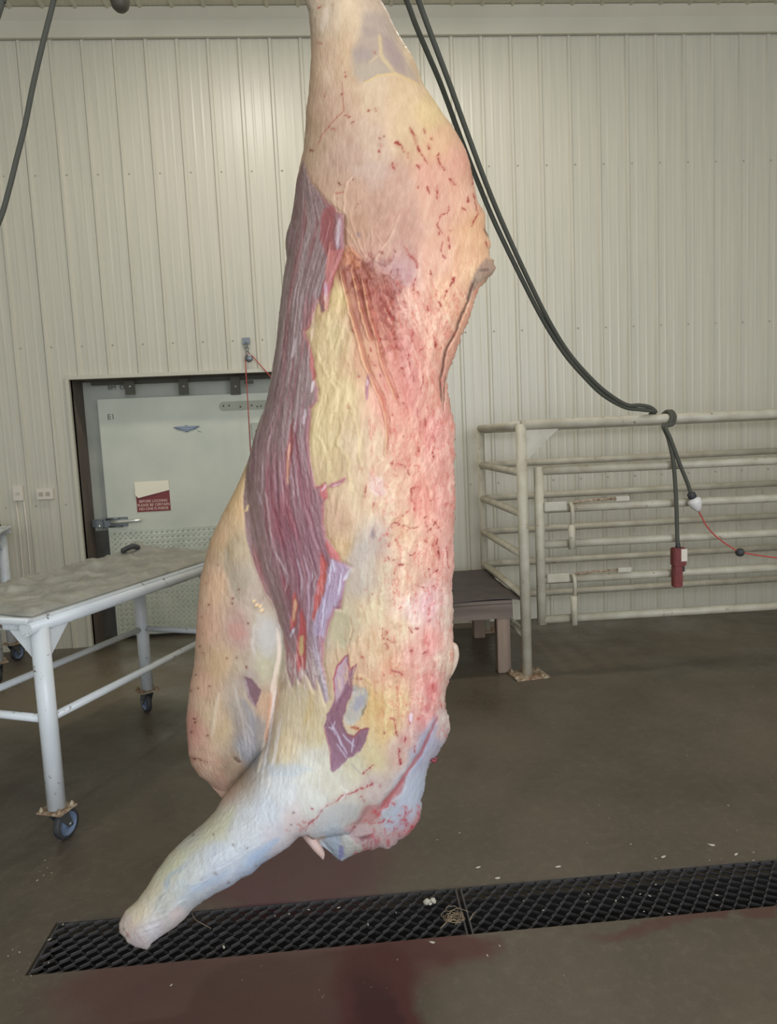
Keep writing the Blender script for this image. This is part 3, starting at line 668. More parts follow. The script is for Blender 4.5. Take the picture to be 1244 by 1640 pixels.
# ceiling lamps above the frame (they light the back wall)
for i, x in enumerate((-0.62, 0.95)):
    t = thing('ceiling_lamp', ('round white ceiling lamp left of the beef side, above the picture' if i == 0 else 'round white ceiling lamp right of the beef side, above the picture'), 'lamp', (x, 4.25, 4.70))
    b = MB(); b.lathe((x, 4.25, 4.748-0.02), [(0,0.003),(0.17,0.003),(0.17,-0.04),(0.15,-0.05)], (0,0,1), 24); b.build('lamp_base', WHITEP, t)
    l = bpy.data.lights.new('lamp', 'AREA'); l.shape = 'DISK'; l.size = 0.28; l.energy = LAMP_POWER; l.color = (1.0, 0.95, 0.86)
    o = bpy.data.objects.new('lamp_bulb', l); COL.objects.link(o); o.location = (x, 4.25, 4.66)
# ------------------------------------------------------------------ the hanging side of beef
# The outlines below are measured on the photograph; each vertex is put at its own distance.
YB = 2.12
OUT_L = [(505,-230),(500,-150),(491,-60),(487,0),(494,18),(497,55),(498,92),(496,120),(494,148),(490,176),(489,203),(486,240),(481,259),(474.4,291),(470,328),(465,355),
 (459,372),(456.5,388),(458,404),(459,415),(454,440),(451,469),(446,508),(442.5,549),(436.6,584),(432.7,610),(428,635),(423,655),(415,674),(409,694),(403.5,713),(398.5,733),(394,745)]
LOBE_O = [(377,784),(355,825),(336.5,865),(329,892),(320,930),(316,977),(313,1026),(310.7,1065),(304.6,1094),(301,1124),(298,1153),(300,1185),(301.7,1209),(307,1226),(319,1243),(331,1251),(346,1268),(354,1277)]
LEG_L = [(357,1277),(344.6,1299),(324,1320),(296,1343),(270,1368.6),(249.5,1397),(234,1422.6),(218.6,1443),(200.6,1458.6),(190.3,1479),(191.6,1494.7),(199,1501),(203,1509),(216,1516.5),(235,1521),(240.5,1516.5),(243,1511),
 (257,1500),(280,1485.7),(295.8,1471.5),(308.6,1456),(324,1444.5),(344.6,1431.6),(370,1418.8),(386,1407),(404,1399.5),(419,1384),(440,1371),(463,1356),(478,1341)]
BOT = [(491,1338),(510,1352),(526,1362),(541,1376.7),(547.7,1379),(560,1372),(575,1366),(588,1361),(597,1362),(606,1357),(620,1361),(631,1354),(640,1345),(651.5,1339),(665,1325),(673,1311),(676,1295),(675,1280),(678.6,1268),(683,1241),(687.7,1223),(693,1221),(698,1212),(708,1196),(717,1180),(721,1164.5),(718,1146),(713.6,1135),(713.6,1110),(719,1087.7),(724,1083),(730,1058),(731.7,1040),(727,1029),(725,1009),(726,974),(724,935),(728,902),(726,867),(728,824),(730,800),(728,769),(727,740),
 (729,729),(727.7,707),(729,681),(725.5,668),(720,646),(717,624),(715.6,608),(720,591),(731,562),(740,536),(748.5,518.5),(757,494),(759.5,483),(768,461),(779,449),(790,436),(793,430),(790,416),(784,410.5),(783,400),(786.6,392),(782,379),(776.5,363),(777.5,345),(772,333.6),(764.6,322.7),(761,304),(756.4,282),(752.7,262),(746,240),(733.5,216.6),(719,194.6),(708,180),(699,166),(688,150),(679,137),(672.4,120),(664,96),(655,81),(642,61),(631,41),(620,17),(612,4),(600,-30),(585,-90),(574,-150),(570,-230)]
OUTLINE = OUT_L+LOBE_O+LEG_L+BOT
P_BODY = OUT_L+[(396,800),(400,860),(412,917),(438,969),(447,1010),(446,1050),(438,1100),(436,1160),(440,1240),(470,1320)]+BOT
P_LOBE = [(409,694),(403.5,713),(398.5,733),(394,745)]+LOBE_O+[(372,1290),(425,1230),(470,1150),(480,1050),(470,950),(455,850),(440,740)]
P_LEG = LEG_L+[(500,1345),(560,1335),(610,1270),(585,1180),(520,1110),(462,1085),(441,1100),(434,1150),(426,1195),(400,1228)]
ST = 1.5; GX0, GX1, GY0, GY1 = 176, 806, -234, 1530
gx_ = np.arange(GX0, GX1+.1, ST); gy_ = np.arange(GY0, GY1+.1, ST)
PX, PY = np.meshgrid(gx_, gy_); NY, NX = PX.shape
def sdf(poly, X=PX, Y=PY):
    P = np.array(poly, float); d = np.full(X.shape, 1e9); ins = np.zeros(X.shape, bool)
    for i in range(len(P)):
        a, b = P[i], P[(i+1) % len(P)]; ab = b-a; L2 = max((ab**2).sum(), 1e-9)
        t = np.clip(((X-a[0])*ab[0]+(Y-a[1])*ab[1])/L2, 0, 1)
        d = np.minimum(d, (X-a[0]-t*ab[0])**2+(Y-a[1]-t*ab[1])**2)
        if a[1] != b[1]:
            c = ((a[1] > Y) != (b[1] > Y)) & (X < (b[0]-a[0])*(Y-a[1])/(b[1]-a[1])+a[0]); ins ^= c
    d = np.sqrt(d); return np.where(ins, d, -d)
_rng = np.random.default_rng(5)
_T = {}
def vnoise(x, y, seed=0):
    if seed not in _T: _T[seed] = np.random.default_rng(1000+seed).random((256, 256))
    T = _T[seed]; xi = np.floor(x).astype(int); yi = np.floor(y).astype(int); fx = x-xi; fy2 = y-yi
    fx = fx*fx*(3-2*fx); fy2 = fy2*fy2*(3-2*fy2); xi &= 255; yi &= 255; x1 = (xi+1) & 255; y1 = (yi+1) & 255
    return (T[yi, xi]*(1-fx)+T[yi, x1]*fx)*(1-fy2)+(T[y1, xi]*(1-fx)+T[y1, x1]*fx)*fy2
def fbm(x, y, seed=0, oct_=4, g=0.5):
    s = 0; a = 1; t = 0
    for o in range(oct_): s = s+a*vnoise(x*2**o+17.3*o, y*2**o+9.1*o, seed+o); t += a; a *= g
    return s/t
def ss(x, a, b):
    t = np.clip((x-a)/(b-a), 0, 1); return t*t*(3-2*t)
S_OUT = sdf(OUTLINE)
S_OUT = S_OUT+(fbm(PX/4.5, PY/5.5, 140, 3)-0.5)*(1.0+3.4*ss(PX, 585, 640)*ss(PY, 330, 400))
INS = S_OUT > 0
def inflate(poly):
    mk = sdf(poly) > 0
    u = None
    for f, it in ((8, 900), (4, 220), (2, 110), (1, 60)):
        m_ = mk[::f, ::f].astype(float); st = ST*f
        if u is None: u = np.zeros_like(m_)
        else:
            iy = np.linspace(0, u.shape[0]-1, m_.shape[0]) if False else np.minimum(np.arange(m_.shape[0])/2.0, u.shape[0]-1)
            ix = np.minimum(np.arange(m_.shape[1])/2.0, u.shape[1]-1)
            y0 = np.floor(iy).astype(int); x0 = np.floor(ix).astype(int); y1 = np.minimum(y0+1, u.shape[0]-1); x1 = np.minimum(x0+1, u.shape[1]-1)
            fy2 = (iy-y0)[:, None]; fx2 = (ix-x0)[None, :]
            u = (u[y0][:, x0]*(1-fx2)+u[y0][:, x1]*fx2)*(1-fy2)+(u[y1][:, x0]*(1-fx2)+u[y1][:, x1]*fx2)*fy2
        for _ in range(it):
            v = np.zeros_like(u); v[1:-1, 1:-1] = (u[:-2, 1:-1]+u[2:, 1:-1]+u[1:-1, :-2]+u[1:-1, 2:]+st*st)/4
            u = v*m_
    return np.sqrt(2*np.maximum(u, 0))*(YB/FPX), mk
def blur(A, n):
    for _ in range(n):
        A = (np.pad(A, 1, mode='edge')[:-2, 1:-1]+np.pad(A, 1, mode='edge')[2:, 1:-1]+np.pad(A, 1, mode='edge')[1:-1, :-2]+np.pad(A, 1, mode='edge')[1:-1, 2:]+2*A)/6
    return A
hB, mB = inflate(P_BODY); hL, mL = inflate(P_LOBE); hG, mG = inflate(P_LEG)
bB = np.zeros_like(PX); bL = np.full_like(PX, -0.05)+0.045*ss(PY, 900, 700)
bG = 0.20*ss(PY, 1180, 1520)+0.02      # the shank reaches forward, towards the camera
E_B = np.where(mB, bB+hB*0.62, -9); E_L = np.where(mL, bL+hL*0.80, -9); E_G = np.where(mG, bG+hG*0.80, -9)
def smax(a, b, k):
    h = np.clip(0.5+0.5*(a-b)/k, 0, 1); return b*(1-h)+a*h+k*h*(1-h)
EL = smax(smax(E_B, E_L, 0.02), E_G, 0.03)
# rim elevation
def nearest_w(poly_list):
    W_ = [1/(1+np.exp(-np.clip(sdf(p)/10, -30, 30)))+1e-6 for p in poly_list]; return W_
wB, wL, wG = nearest_w([P_BODY, P_LOBE, P_LEG])
RIM = blur((wB*bB+wL*bL+wG*bG)/(wB+wL+wG), 20)
EL = np.where(EL < -1, RIM, EL); EL = np.maximum(EL, RIM)
edge_fade = ss(S_OUT, 0, 10)
EL = RIM+(EL-RIM)*np.where(S_OUT > 0, 1.0, 0)
hU, _m = inflate(OUTLINE)
BACK = RIM-hU*0.55

# --- colour painting (albedo only), sRGB 0-255
CP = [(490,10,186,182,166),(520,20,200,188,166),(560,20,218,202,172),(600,20,205,192,174),(520,100,210,188,162),(560,90,210,188,156),(530,170,206,180,158),(500,220,198,174,150),(550,250,195,170,154),(600,230,208,188,168),(600,150,214,196,168),(650,150,222,202,166),(690,180,228,208,158),(650,210,218,196,160),(700,225,226,190,154),(730,260,228,178,158),(745,310,224,178,154),(600,280,198,178,170),(570,300,196,168,146),(550,330,200,172,148),(610,330,192,160,142),(640,300,206,172,156),(580,370,184,148,122),(640,360,196,156,142),(610,400,200,158,142),(640,430,186,144,144),(700,330,224,182,162),(690,280,222,174,154),(765,370,230,188,148),(755,430,234,192,150),(720,470,236,190,154),(700,410,226,180,154),(660,480,226,176,154),(700,540,234,182,156),(740,490,232,182,148),(640,560,218,152,138),(600,500,180,118,98),(590,450,172,106,92),(625,470,178,112,104),(590,570,214,166,130),(560,440,170,110,92),(620,640,226,172,148),(660,620,220,148,136),(690,620,230,174,154),(700,700,232,168,156),(650,720,228,180,156),(600,720,220,192,158),(560,720,214,194,156),(540,640,216,198,144),(530,540,212,194,144),(540,470,218,196,138),(530,720,210,192,140),(510,700,214,198,146),(520,650,212,194,140),(520,760,208,188,142),(560,790,216,194,156),(545,830,204,172,140),(550,870,212,184,138),(590,800,220,192,158),(575,880,190,180,166),(600,860,194,180,166),(570,930,192,184,162),(600,920,208,192,162),(620,780,228,192,162),(640,850,228,190,154),(680,800,232,158,140),(710,800,232,168,156),(690,880,230,176,154),(715,880,230,170,160),(650,930,226,188,160),(660,985,232,200,190),(690,970,234,192,194),(716,985,222,192,176),(640,1010,226,200,166),(590,980,216,198,160),(555,1000,196,190,156),(600,1040,222,196,156),(575,1060,214,184,150),(620,1070,222,176,142),(660,1060,228,176,162),(690,1030,230,160,152),(715,1060,214,188,168),(715,1110,206,188,172),(640,1130,224,190,140),(600,1130,218,186,124),(620,1170,222,190,132),(670,1130,228,176,162),(690,1110,226,142,138),(680,1150,224,150,148),(600,1210,216,198,150),(640,1210,214,180,162),(655,1190,218,168,156),(705,1170,200,180,178),(712,1150,204,186,178),(690,1190,170,168,186),(560,1230,206,198,168),(530,1230,204,200,180),(480,1150,206,196,160),(500,1170,206,192,148),(455,1190,216,198,158),(450,1260,204,206,208),(500,1210,204,202,188),(545,1260,202,196,178),(600,1260,204,184,176),(500,1290,204,202,192),(560,1310,184,178,172),(430,1300,194,202,212),(400,1330,192,198,204),(360,1370,184,194,208),(310,1400,180,186,182),(345,1320,196,190,156),(275,1385,186,182,148),(300,1430,160,172,182),(262,1440,168,172,164),(245,1420,200,188,150),(220,1460,206,188,154),(240,1490,206,198,206),(205,1480,206,180,164),(225,1508,200,182,182),(290,1470,202,190,188),(340,1415,168,178,194),(410,1380,160,182,214),(370,1400,172,184,206),(440,1340,200,194,204),(470,1320,206,186,184),(625,1300,176,182,192),(655,1250,182,186,200),(670,1210,172,172,192),(610,1345,206,164,164),(545,1350,170,186,204),(535,1335,174,184,196),(650,1330,202,144,146),(580,1340,196,186,168),(590,1310,190,176,164),
 (388,800,208,180,132),(355,860,208,178,138),(345,940,214,180,146),(322,1000,216,176,148),(375,880,180,166,132),(380,930,168,158,136),(410,960,176,162,144),(385,1010,186,154,142),(430,1020,184,186,178),(418,990,188,180,160),(350,1060,206,180,142),(318,1090,212,176,148),(385,1070,188,176,150),(335,1150,210,190,156),(355,1170,198,178,142),(308,1170,208,158,142),(385,1150,160,154,144),(405,1160,150,150,150),(330,1230,204,168,142),(350,1260,182,140,118),(375,1230,160,138,114),(398,1200,140,144,150),(395,1080,170,158,150),(425,1060,184,182,152),(425,1130,200,170,140)]
CPa = np.array(CP, float)
num = np.zeros((NY, NX, 3)); den = np.zeros((NY, NX))
wx = 16*(fbm(PX/34, PY/44, 60)-0.5); wy = 24*(fbm(PX/34, PY/60, 70)-0.5)
for x, y, r_, g_, b_ in CPa:
    gm = (r_+g_+b_)/3; r_ = r_+(gm+14-r_)*0.14; g_ = g_+(gm-g_)*0.14; b_ = b_+(gm-10-b_)*0.14
    d2 = ((PX+wx-x)/1.0)**2+((PY+wy-y)/1.25)**2
    w = 1/(d2+60)**1.9; num += w[..., None]*np.array([r_, g_, b_]); den += w
C = num/den[..., None]
RELIEF = np.zeros_like(PX)
jx = 5*(fbm(PX/9, PY/12, 80)-0.5); jy = 5*(fbm(PX/9, PY/12, 90)-0.5)
def paint(mask, col):
    global C
    C = C*(1-mask[..., None])+mask[..., None]*np.array(col, float)
def clip_box(pts, pad):
    xs = [p[0] for p in pts]; ys = [p[1] for p in pts]
    i0 = max(0, int((min(ys)-pad-GY0)/ST)); i1 = min(NY, int((max(ys)+pad-GY0)/ST)+2); j0 = max(0, int((min(xs)-pad-GX0)/ST)); j1 = min(NX, int((max(xs)+pad-GX0)/ST)+2)
    return slice(i0, i1), slice(j0, j1)
def poly(pts, col, soft=2.0, a=1.0, warp=1.0, relief=0.0):
    sl = clip_box(pts, soft*3+6)
    d = sdf(pts, (PX+jx*warp)[sl], (PY+jy*warp)[sl]); mk = ss(d, -soft, soft)*a
    C[sl] = C[sl]*(1-mk[..., None])+mk[..., None]*np.array(col, float)
    if relief: RELIEF[sl] += relief*ss(d, -soft, soft*2)
    return mk
def stroke(pts, w, col, a=1.0, soft=None, relief=0.0, warp=0.6, taper=True, speck=False):
    pad = w*3+6; sl = clip_box(pts, pad); X = (PX+jx*warp)[sl]; Y = (PY+jy*warp)[sl]
    best = np.full(X.shape, 1e9); tt = np.zeros(X.shape); n = len(pts)-1
    for i in range(n):
        ax_, ay = pts[i]; bx_, by = pts[i+1]; L2 = max((bx_-ax_)**2+(by-ay)**2, 1e-9)
        t = np.clip(((X-ax_)*(bx_-ax_)+(Y-ay)*(by-ay))/L2, 0, 1); d = (X-ax_-t*(bx_-ax_))**2+(Y-ay-t*(by-ay))**2
        k = d < best; best = np.where(k, d, best); tt = np.where(k, (i+t)/n, tt)
    d = np.sqrt(best); ww = w*(np.sqrt(np.clip(1-(2*tt-1)**4, 0.05, 1)) if taper else 1)
    s_ = soft if soft is not None else max(1.0, w*0.5)
    mk = ss(-(d-ww*0.5), -s_, s_*0.6)*a
    if speck: mk = mk*np.clip(0.15+1.5*ss(SPK[sl], 0.35, 0.6), 0, 1.2)+0.14*ss(-(d-ww*2.2), -4, 3)*a; mk = np.clip(mk, 0, 1)
    if col is not None: C[sl] = C[sl]*(1-mk[..., None])+mk[..., None]*np.array(col, float)
    if relief: RELIEF[sl] += relief*ss(-(d-ww*0.7), -s_*1.5, s_)
SPK = fbm(PX/2.6, PY/3.4, 95, 3)
jx2 = 0
def q(o, s, pts): return [(o[0]+x/s, o[1]+y/s) for x, y in pts]

# general mottling
m1 = fbm(PX/26, PY/40, 1)-0.5; m2 = fbm(PX/7, PY/16, 5)-0.5; m3 = fbm(PX/3.2, PY/9, 9, 3)-0.5
C += (m1*22+m2*20+m3*14)[..., None]*np.array([0.8, 1.0, 1.0])
# pale lace over pink loin
pink = ss(PX, 585, 640)*ss(PY, 380, 460)*(1-ss(PY, 1150, 1260))
lace = ss(fbm(PX/6+jx*.2, PY/22, 12, 4), 0.5, 0.68); C += (pink*lace*16)[..., None]*np.array([.8, 1.1, 1.0])
ridge = 1-np.abs(2*fbm(PX/5.5+jx*.3, PY/24+jy*.1, 22, 4)-1)
veins = ss(ridge, 0.93, 0.985)*pink*ss(fbm(PX/30, PY/45, 33, 2), 0.42, 0.62)
paint(np.clip(veins, 0, 1)*0.5, (212, 112, 100))
RELIEF += 0.0022*pink*(fbm(PX/8, PY/14, 41)-0.5)*2+0.0015*(fbm(PX/11, PY/20, 45)-0.5)*2*(S_OUT > 0)
RELIEF += pink*0.0012*(fbm(PX/3.5, PY/5, 47, 3)-0.5)*2

# big purple-brown cutaneous muscle
MUS = [(484,256),(474,291),(466,328),(461,355),(452,400),(449,440),(446,469),(441,508),(437,549),(431,584),(427,610),(420,640),(410,674),(400,705),(396,740),(392,772),(389,807),(393,844),(398,875),(411,917),(424,948),(438,969),(447,996),(453,1014),(457,1045),(459,1075),(469,1103),(474,1085),(481,1094),(488,1076),(496,1092),(503,1109),(508,1085),(514,1104),(521,1128),(527,1120),(522,1090),(517,1060),(519,1030),(525,1010),(530,992),(536,975),(546,975),(550,948),(553,925),(563,908),(546,900),(536,880),(523,861),(518,836),(519,807),(524,797),(521,775),(505,779),(498.5,751),(497,733),(495,694),(498,655),(508,642),(509,622),(503,602),(501,575),(496,552),(489,532),(497,524),(503,500),(510,480),(513,500),(523,498),(528,470),(533,442),(541,425),(550,400),(551,364),(549,345),(541,338),(531,328),(518,317),(507,303),(497,292),(491,275)]
# muscle fibre coordinate
yk = [256,355,469,584,705,807,917,1014,1128]; lk = [484,461,446,431,400,389,411,453,500]; rk = [492,548,512,503,497,519,553,520,530]
LF = np.interp(PY, yk, lk); RF = np.interp(PY, yk, rk); S_ = (PX-LF)/(RF-LF+1e-6)
fib = fbm(S_*26+0.8*(fbm(PX/30, PY/50, 3)-.5), PY/95, 51, 3); fib2 = fbm(S_*60, PY/60, 55, 3)
dm = sdf(MUS, PX+jx*0.7, PY+jy*0.7); mm = ss(dm, -1.6, 1.6)
tt_ = ss(PY, 600, 900)
musc = (1-tt_)[..., None]*np.array([146, 124, 122])+tt_[..., None]*np.array([148, 108, 116])
musc = musc+((1-ss(S_, 0.0, 0.45))*ss(PY, 700, 800)*(1-ss(PY, 980, 1020)))[..., None]*np.array([8, 20, 10])
lil = ss(PY, 900, 1000)*ss(S_, 0.45, 0.8); musc = musc+lil[..., None]*np.array([14, 30, 38])
low = ss(PY, 960, 1080); musc = musc+low[..., None]*np.array([20, 34, 26])
musc = musc+((fib-0.5)*30)[..., None]*np.array([.85, 1.05, 1.0])+((fib2-0.5)*26)[..., None]
redz = ss(fbm(S_*7, PY/130, 58, 3), 0.55, 0.70); musc = musc+redz[..., None]*np.array([4, -16, -14])
musc = musc+((fbm(PX/4, PY/7, 59, 3)-0.5)*22)[..., None]
C = C*(1-mm[..., None])+mm[..., None]*np.clip(musc, 60, 230)
RELIEF += mm*(0.0024*(fib-0.5)*2+0.0014*(fib2-.5)*2)
RELIEF -= 0.004*np.exp(-(dm/3.0)**2)*(S_OUT > 8)
# reddish cut rim of the muscle on its right side
rim = np.exp(-((dm-2.2)/2.6)**2)*ss(PX-LF, 30, 50)*ss(PY, 300, 340); paint(rim*0.42, (178, 96, 94))
rng = np.random.default_rng(12)
def fiber_path(s0, y0, y1, wob=0.01):
    ys = np.linspace(y0, y1, 6); l = np.interp(ys, yk, lk); r = np.interp(ys, yk, rk)
    return [(float(a+(b-a)*(s0+rng.normal(0, wob))), float(y)) for a, b, y in zip(l, r, ys)]
for k in range(120):
    y0 = rng.uniform(290, 1010); ln = rng.uniform(35, 150); s0 = rng.uniform(0.06, 0.93)
    if y0+ln > 1080: continue
    stroke(fiber_path(s0, y0, y0+ln), rng.uniform(0.7, 1.7), (198, 182, 182) if rng.random() < .7 else (112, 72, 84), rng.uniform(.15, .5), relief=rng.choice([0.0012, -0.0012]))
for k in range(26):
    y0 = rng.uniform(560, 900); stroke(fiber_path(rng.uniform(0.2, 0.95), y0, y0+rng.uniform(60, 140)), rng.uniform(1.5, 4), (144, 84, 96), rng.uniform(.3, .5), relief=-0.0012)
# red bellies and slits
F_ = lambda pts: q((370, 720), 4.825, pts)
B_ = lambda pts: q((470, 240), 6.835, pts)
D_ = lambda pts: q((380, 440), 5.12, pts)
poly(B_([(330,640),(430,600),(465,650),(455,870),(470,1080),(420,1350),(330,1080),(285,960),(290,760)]), (150, 88, 88), 3, .95, relief=-0.002)
poly(B_([(480,700),(540,720),(555,850),(545,1050),(480,1110),(450,1000),(470,850)]), (158, 112, 122), 2, .9)
stroke(B_([(500,760),(490,900),(480,1080)]), 5, (206, 192, 198), .8)
poly(B_([(390,1100),(540,1075),(520,1200),(450,1380),(395,1560),(370,1780),(320,1720),(300,1640),(340,1400),(360,1250)]), (186, 112, 108), 2.5, .85)
stroke(B_([(400,1000),(385,1150),(370,1330)]), 1.6, (212, 150, 130), .7); stroke(B_([(455,1100),(430,1250),(400,1400)]), 1.4, (212, 160, 140), .6)
stroke(D_([(725,60),(722,150),(735,230)]), 6, (198, 168, 184), .8, relief=.001)
poly(D_([(700,40),(690,180),(725,290),(745,280),(760,150),(790,30),(770,0),(740,100),(735,230),(712,200),(715,40)]), (170, 96, 100), 1.5, .8)
poly(D_([(455,1180),(462,1290),(450,1480),(432,1640),(400,1640),(395,1450),(430,1260)]), (146, 82, 82), 2, .9, relief=-.003)
stroke(D_([(430,1380),(418,1470),(412,1640),(418,1720)]), 3, (226, 176, 148), .85)
poly(D_([(600,590),(625,700),(645,840),(620,880),(595,760)]), (184, 104, 100), 1.5, .8)
stroke(D_([(625,870),(612,960)]), 4, (228, 214, 212), .9, relief=.001); stroke(D_([(480,520),(455,680)]), 4, (200, 184, 184), .8); stroke(D_([(555,1100),(545,1230)]), 4, (200, 186, 190), .8)
poly(F_([(700,790),(742,900),(735,1040),(700,1170),(660,1240),(640,1330),(625,1300),(650,1100),(690,930)]), (192, 98, 92), 2, .95, relief=-.003)
stroke(F_([(705,980),(690,1120)]), 4, (216, 128, 112), .6)
poly(F_([(500,1090),(518,1220),(500,1360),(462,1410),(455,1330),(470,1240),(480,1120)]), (190, 100, 96), 1.6, .9, relief=-.003)
stroke(F_([(497,1160),(488,1250),(478,1330)]), 4.5, (228, 184, 148), .9)
poly(F_([(545,1220),(575,1330),(580,1560),(570,1700),(520,1720),(500,1600),(515,1420),(530,1290)]), (188, 92, 90), 1.8, .9, relief=-.003)
stroke(F_([(545,1440),(540,1500),(541,1590)]), 6, (204, 180, 128), .95)
poly(F_([(690,280),(735,250),(750,370),(715,400),(690,350)]), (188, 100, 98), 1.5, .8); stroke(F_([(740,262),(700,320)]), 3.5, (214, 180, 190), .8)
stroke(F_([(760,290),(820,262),(880,225)]), 6, (176, 116, 124), .9, relief=.002); stroke(F_([(785,285),(840,260)]), 2, (220, 190, 196), .8)
poly(F_([(735,700),(830,800),(850,860),(770,840),(730,760)]), (204, 108, 104), 1.6, .7)
poly(F_([(770,850),(850,880),(935,905),(925,950),(885,1000),(860,1150),(800,1200),(740,1330),(720,1440),(640,1440),(640,1330),(690,1200),(740,1020)]), (182, 166, 196), 3, .62)
for a, b_, c_ in (((780,850),(800,950),2.5),((930,925),(870,1010),5),((850,960),(830,1120),2.5),((770,880),(760,1050),2),((720,1150),(700,1380),2),((490,1380),(460,1450),3)): stroke(F_([a, b_]), c_, (222, 222, 238), .75)
for k in range(60):
    x = rng.uniform(590, 880); y = rng.uniform(900, 1620); stroke(F_([(x, y), (x+rng.normal(0, 18), y+rng.uniform(30, 110))]), rng.uniform(.8, 1.6), (208, 196, 214), .4) if x < 760 or y < 1200 else None
stroke(F_([(400,900),(430,1000),(420,1100)]), 3, (206, 180, 188), .6); stroke(F_([(330,790),(380,860),(430,960)]), 2.5, (204, 184, 188), .7)
stroke(F_([(510,840),(545,1010),(540,1160)]), 3, (208, 188, 200), .6); stroke(F_([(560,820),(600,950),(600,1250),(590,1420)]), 3, (204, 184, 200), .55)
stroke(F_([(265,330),(300,600),(325,790)]), 3, (200, 178, 180), .7, relief=.002); stroke(F_([(200,320),(240,430)]), 3, (190, 172, 174), .6)
# pale foot of the muscle
for k in range(70):
    x = rng.uniform(452, 520); y = rng.uniform(1040, 1110); stroke([(x, y), (x+rng.normal(0, 3), y+rng.uniform(12, 34))], rng.uniform(1, 2.6), (212, 198, 190), .5)

# upper shank grey window
A_ = lambda pts: q((470, 0), 5.409, pts)
poly(A_([(600,120),(700,100),(800,130),(870,260),(930,400),(960,480),(1060,640),(1080,720),(1000,690),(870,640),(740,660),(600,715),(530,660),(500,560),(515,430),(560,330)]), (178, 168, 162), 8, .75)
poly(A_([(510,440),(600,400),(680,440),(660,530),(530,545)]), (164, 157, 157), 7, .6); poly(A_([(520,560),(700,520),(830,610),(720,665),(600,700),(535,650)]), (186, 181, 165), 7, .6)
poly(A_([(760,300),(840,330),(950,500),(960,640),(860,600),(800,460)]), (162, 148, 150), 7, .65); poly(A_([(600,220),(700,240),(740,300),(620,330)]), (172, 160, 156), 4, .6)
stroke(A_([(745,300),(760,480),(870,630)]), 5, (214, 200, 160), .8); stroke(A_([(650,540),(740,480)]), 3, (210, 196, 160), .7)
stroke(A_([(600,720),(740,655),(880,640),(1000,690),(1090,740)]), 4, (224, 204, 152), .7, relief=.0015)
stroke(A_([(300,60),(240,250)]), 10, (214, 206, 192), .7); stroke(A_([(300,600),(325,740)]), 4, (216, 198, 176), .7); stroke(A_([(350,160),(390,260)]), 6, (220, 206, 184), .6)
stroke(A_([(415,700),(430,850),(435,960),(360,1030),(300,1100),(240,1180),(210,1260)]), 2, (180, 124, 108), .7)
BL = (158, 52, 46)
def flecks(org, s, L, w=3, col=BL, a=.85):
    w *= 0.72; col = (col[0]*.85+25, col[1]*.85+22, col[2]*.85+20)
    for it in L:
        if len(it) == 2: x, y = it; stroke(q(org, s, [(x-4, y-6), (x+4, y+6)]), w, col, a, warp=1.5, speck=True)
        else: stroke(q(org, s, [(it[0], it[1]), (it[2], it[3])]), w, col, a, warp=1.8, speck=True)
flecks((470, 0), 5.409, [(195,360,215,390),(230,375,245,385),(430,660,460,655),(445,630),(270,815,275,850),(418,815),(455,990,490,1020),(300,1100,320,1110),(330,1120,360,1135),(155,1310),(650,950),(715,930,725,960),(500,1070,530,1060),(745,1195),(790,1180),(1000,1100,1045,1170),(1045,1170,1060,1230),(740,1290,750,1310),(730,1230,770,1270),(1130,1130,1140,1160),(1165,1270,1180,1300),(1195,1210),(870,1220,930,1270),(700,440,720,470),(200,60,250,40),(330,30,345,40)], 2.6, (150, 66, 56), .75)
flecks((470, 240), 6.835, [(450,462,465,462),(520,468,540,466),(510,350,500,375),(485,535),(645,315,660,322),(200,15),(690,590),(790,600),(690,640)], 2.8, (120, 56, 52), .8)
stroke(B_([(455,470),(540,470)]), 2.5, (190, 110, 100), .7); stroke(B_([(455,420),(450,560),(470,680)]), 2, (224, 200, 180), .8)
stroke(B_([(640,295),(585,350),(560,440),(548,600),(545,700)]), 2.2, (228, 206, 180), .9, relief=.002)
poly(B_([(475,500),(545,480),(545,690),(480,690)]), (212, 184, 162), 2, .6)
stroke(B_([(560,720),(555,860),(565,1040)]), 3.5, (120, 80, 66), .6, relief=-.003)
# strings over the hollow
for pts, w_ in (([(610,640),(640,800),(700,1000),(790,1180)], 2), ([(560,830),(640,960),(720,1120),(780,1200)], 2), ([(750,880),(770,1050),(800,1190)], 1.6), ([(850,870),(855,980),(850,1060)], 1.6), ([(1160,700),(1110,850),(1060,950),(960,1100)], 3), ([(960,1100),(900,1200),(1000,1260)], 3), ([(1010,1170),(1040,1240)], 4), ([(870,880),(960,1000),(1040,1080)], 2), ([(700,960),(740,1080),(780,1180)], 1.5), ([(590,1000),(640,1110),(740,1190)], 2)):
    stroke(B_(pts), w_, (224, 192, 170), .7, relief=.0018)
stroke(B_([(700,900),(725,950)]), 6, (126, 116, 124), .7)
poly(B_([(840,1260),(1000,1180),(1160,1100),(1300,1150),(1320,1350),(1240,1500),(1100,1420),(960,1300)]), (190, 150, 146), 6, .6)
poly(B_([(640,180),(860,180),(1090,240),(1060,310),(700,330),(640,290)]), (206, 190, 180), 5, .55)
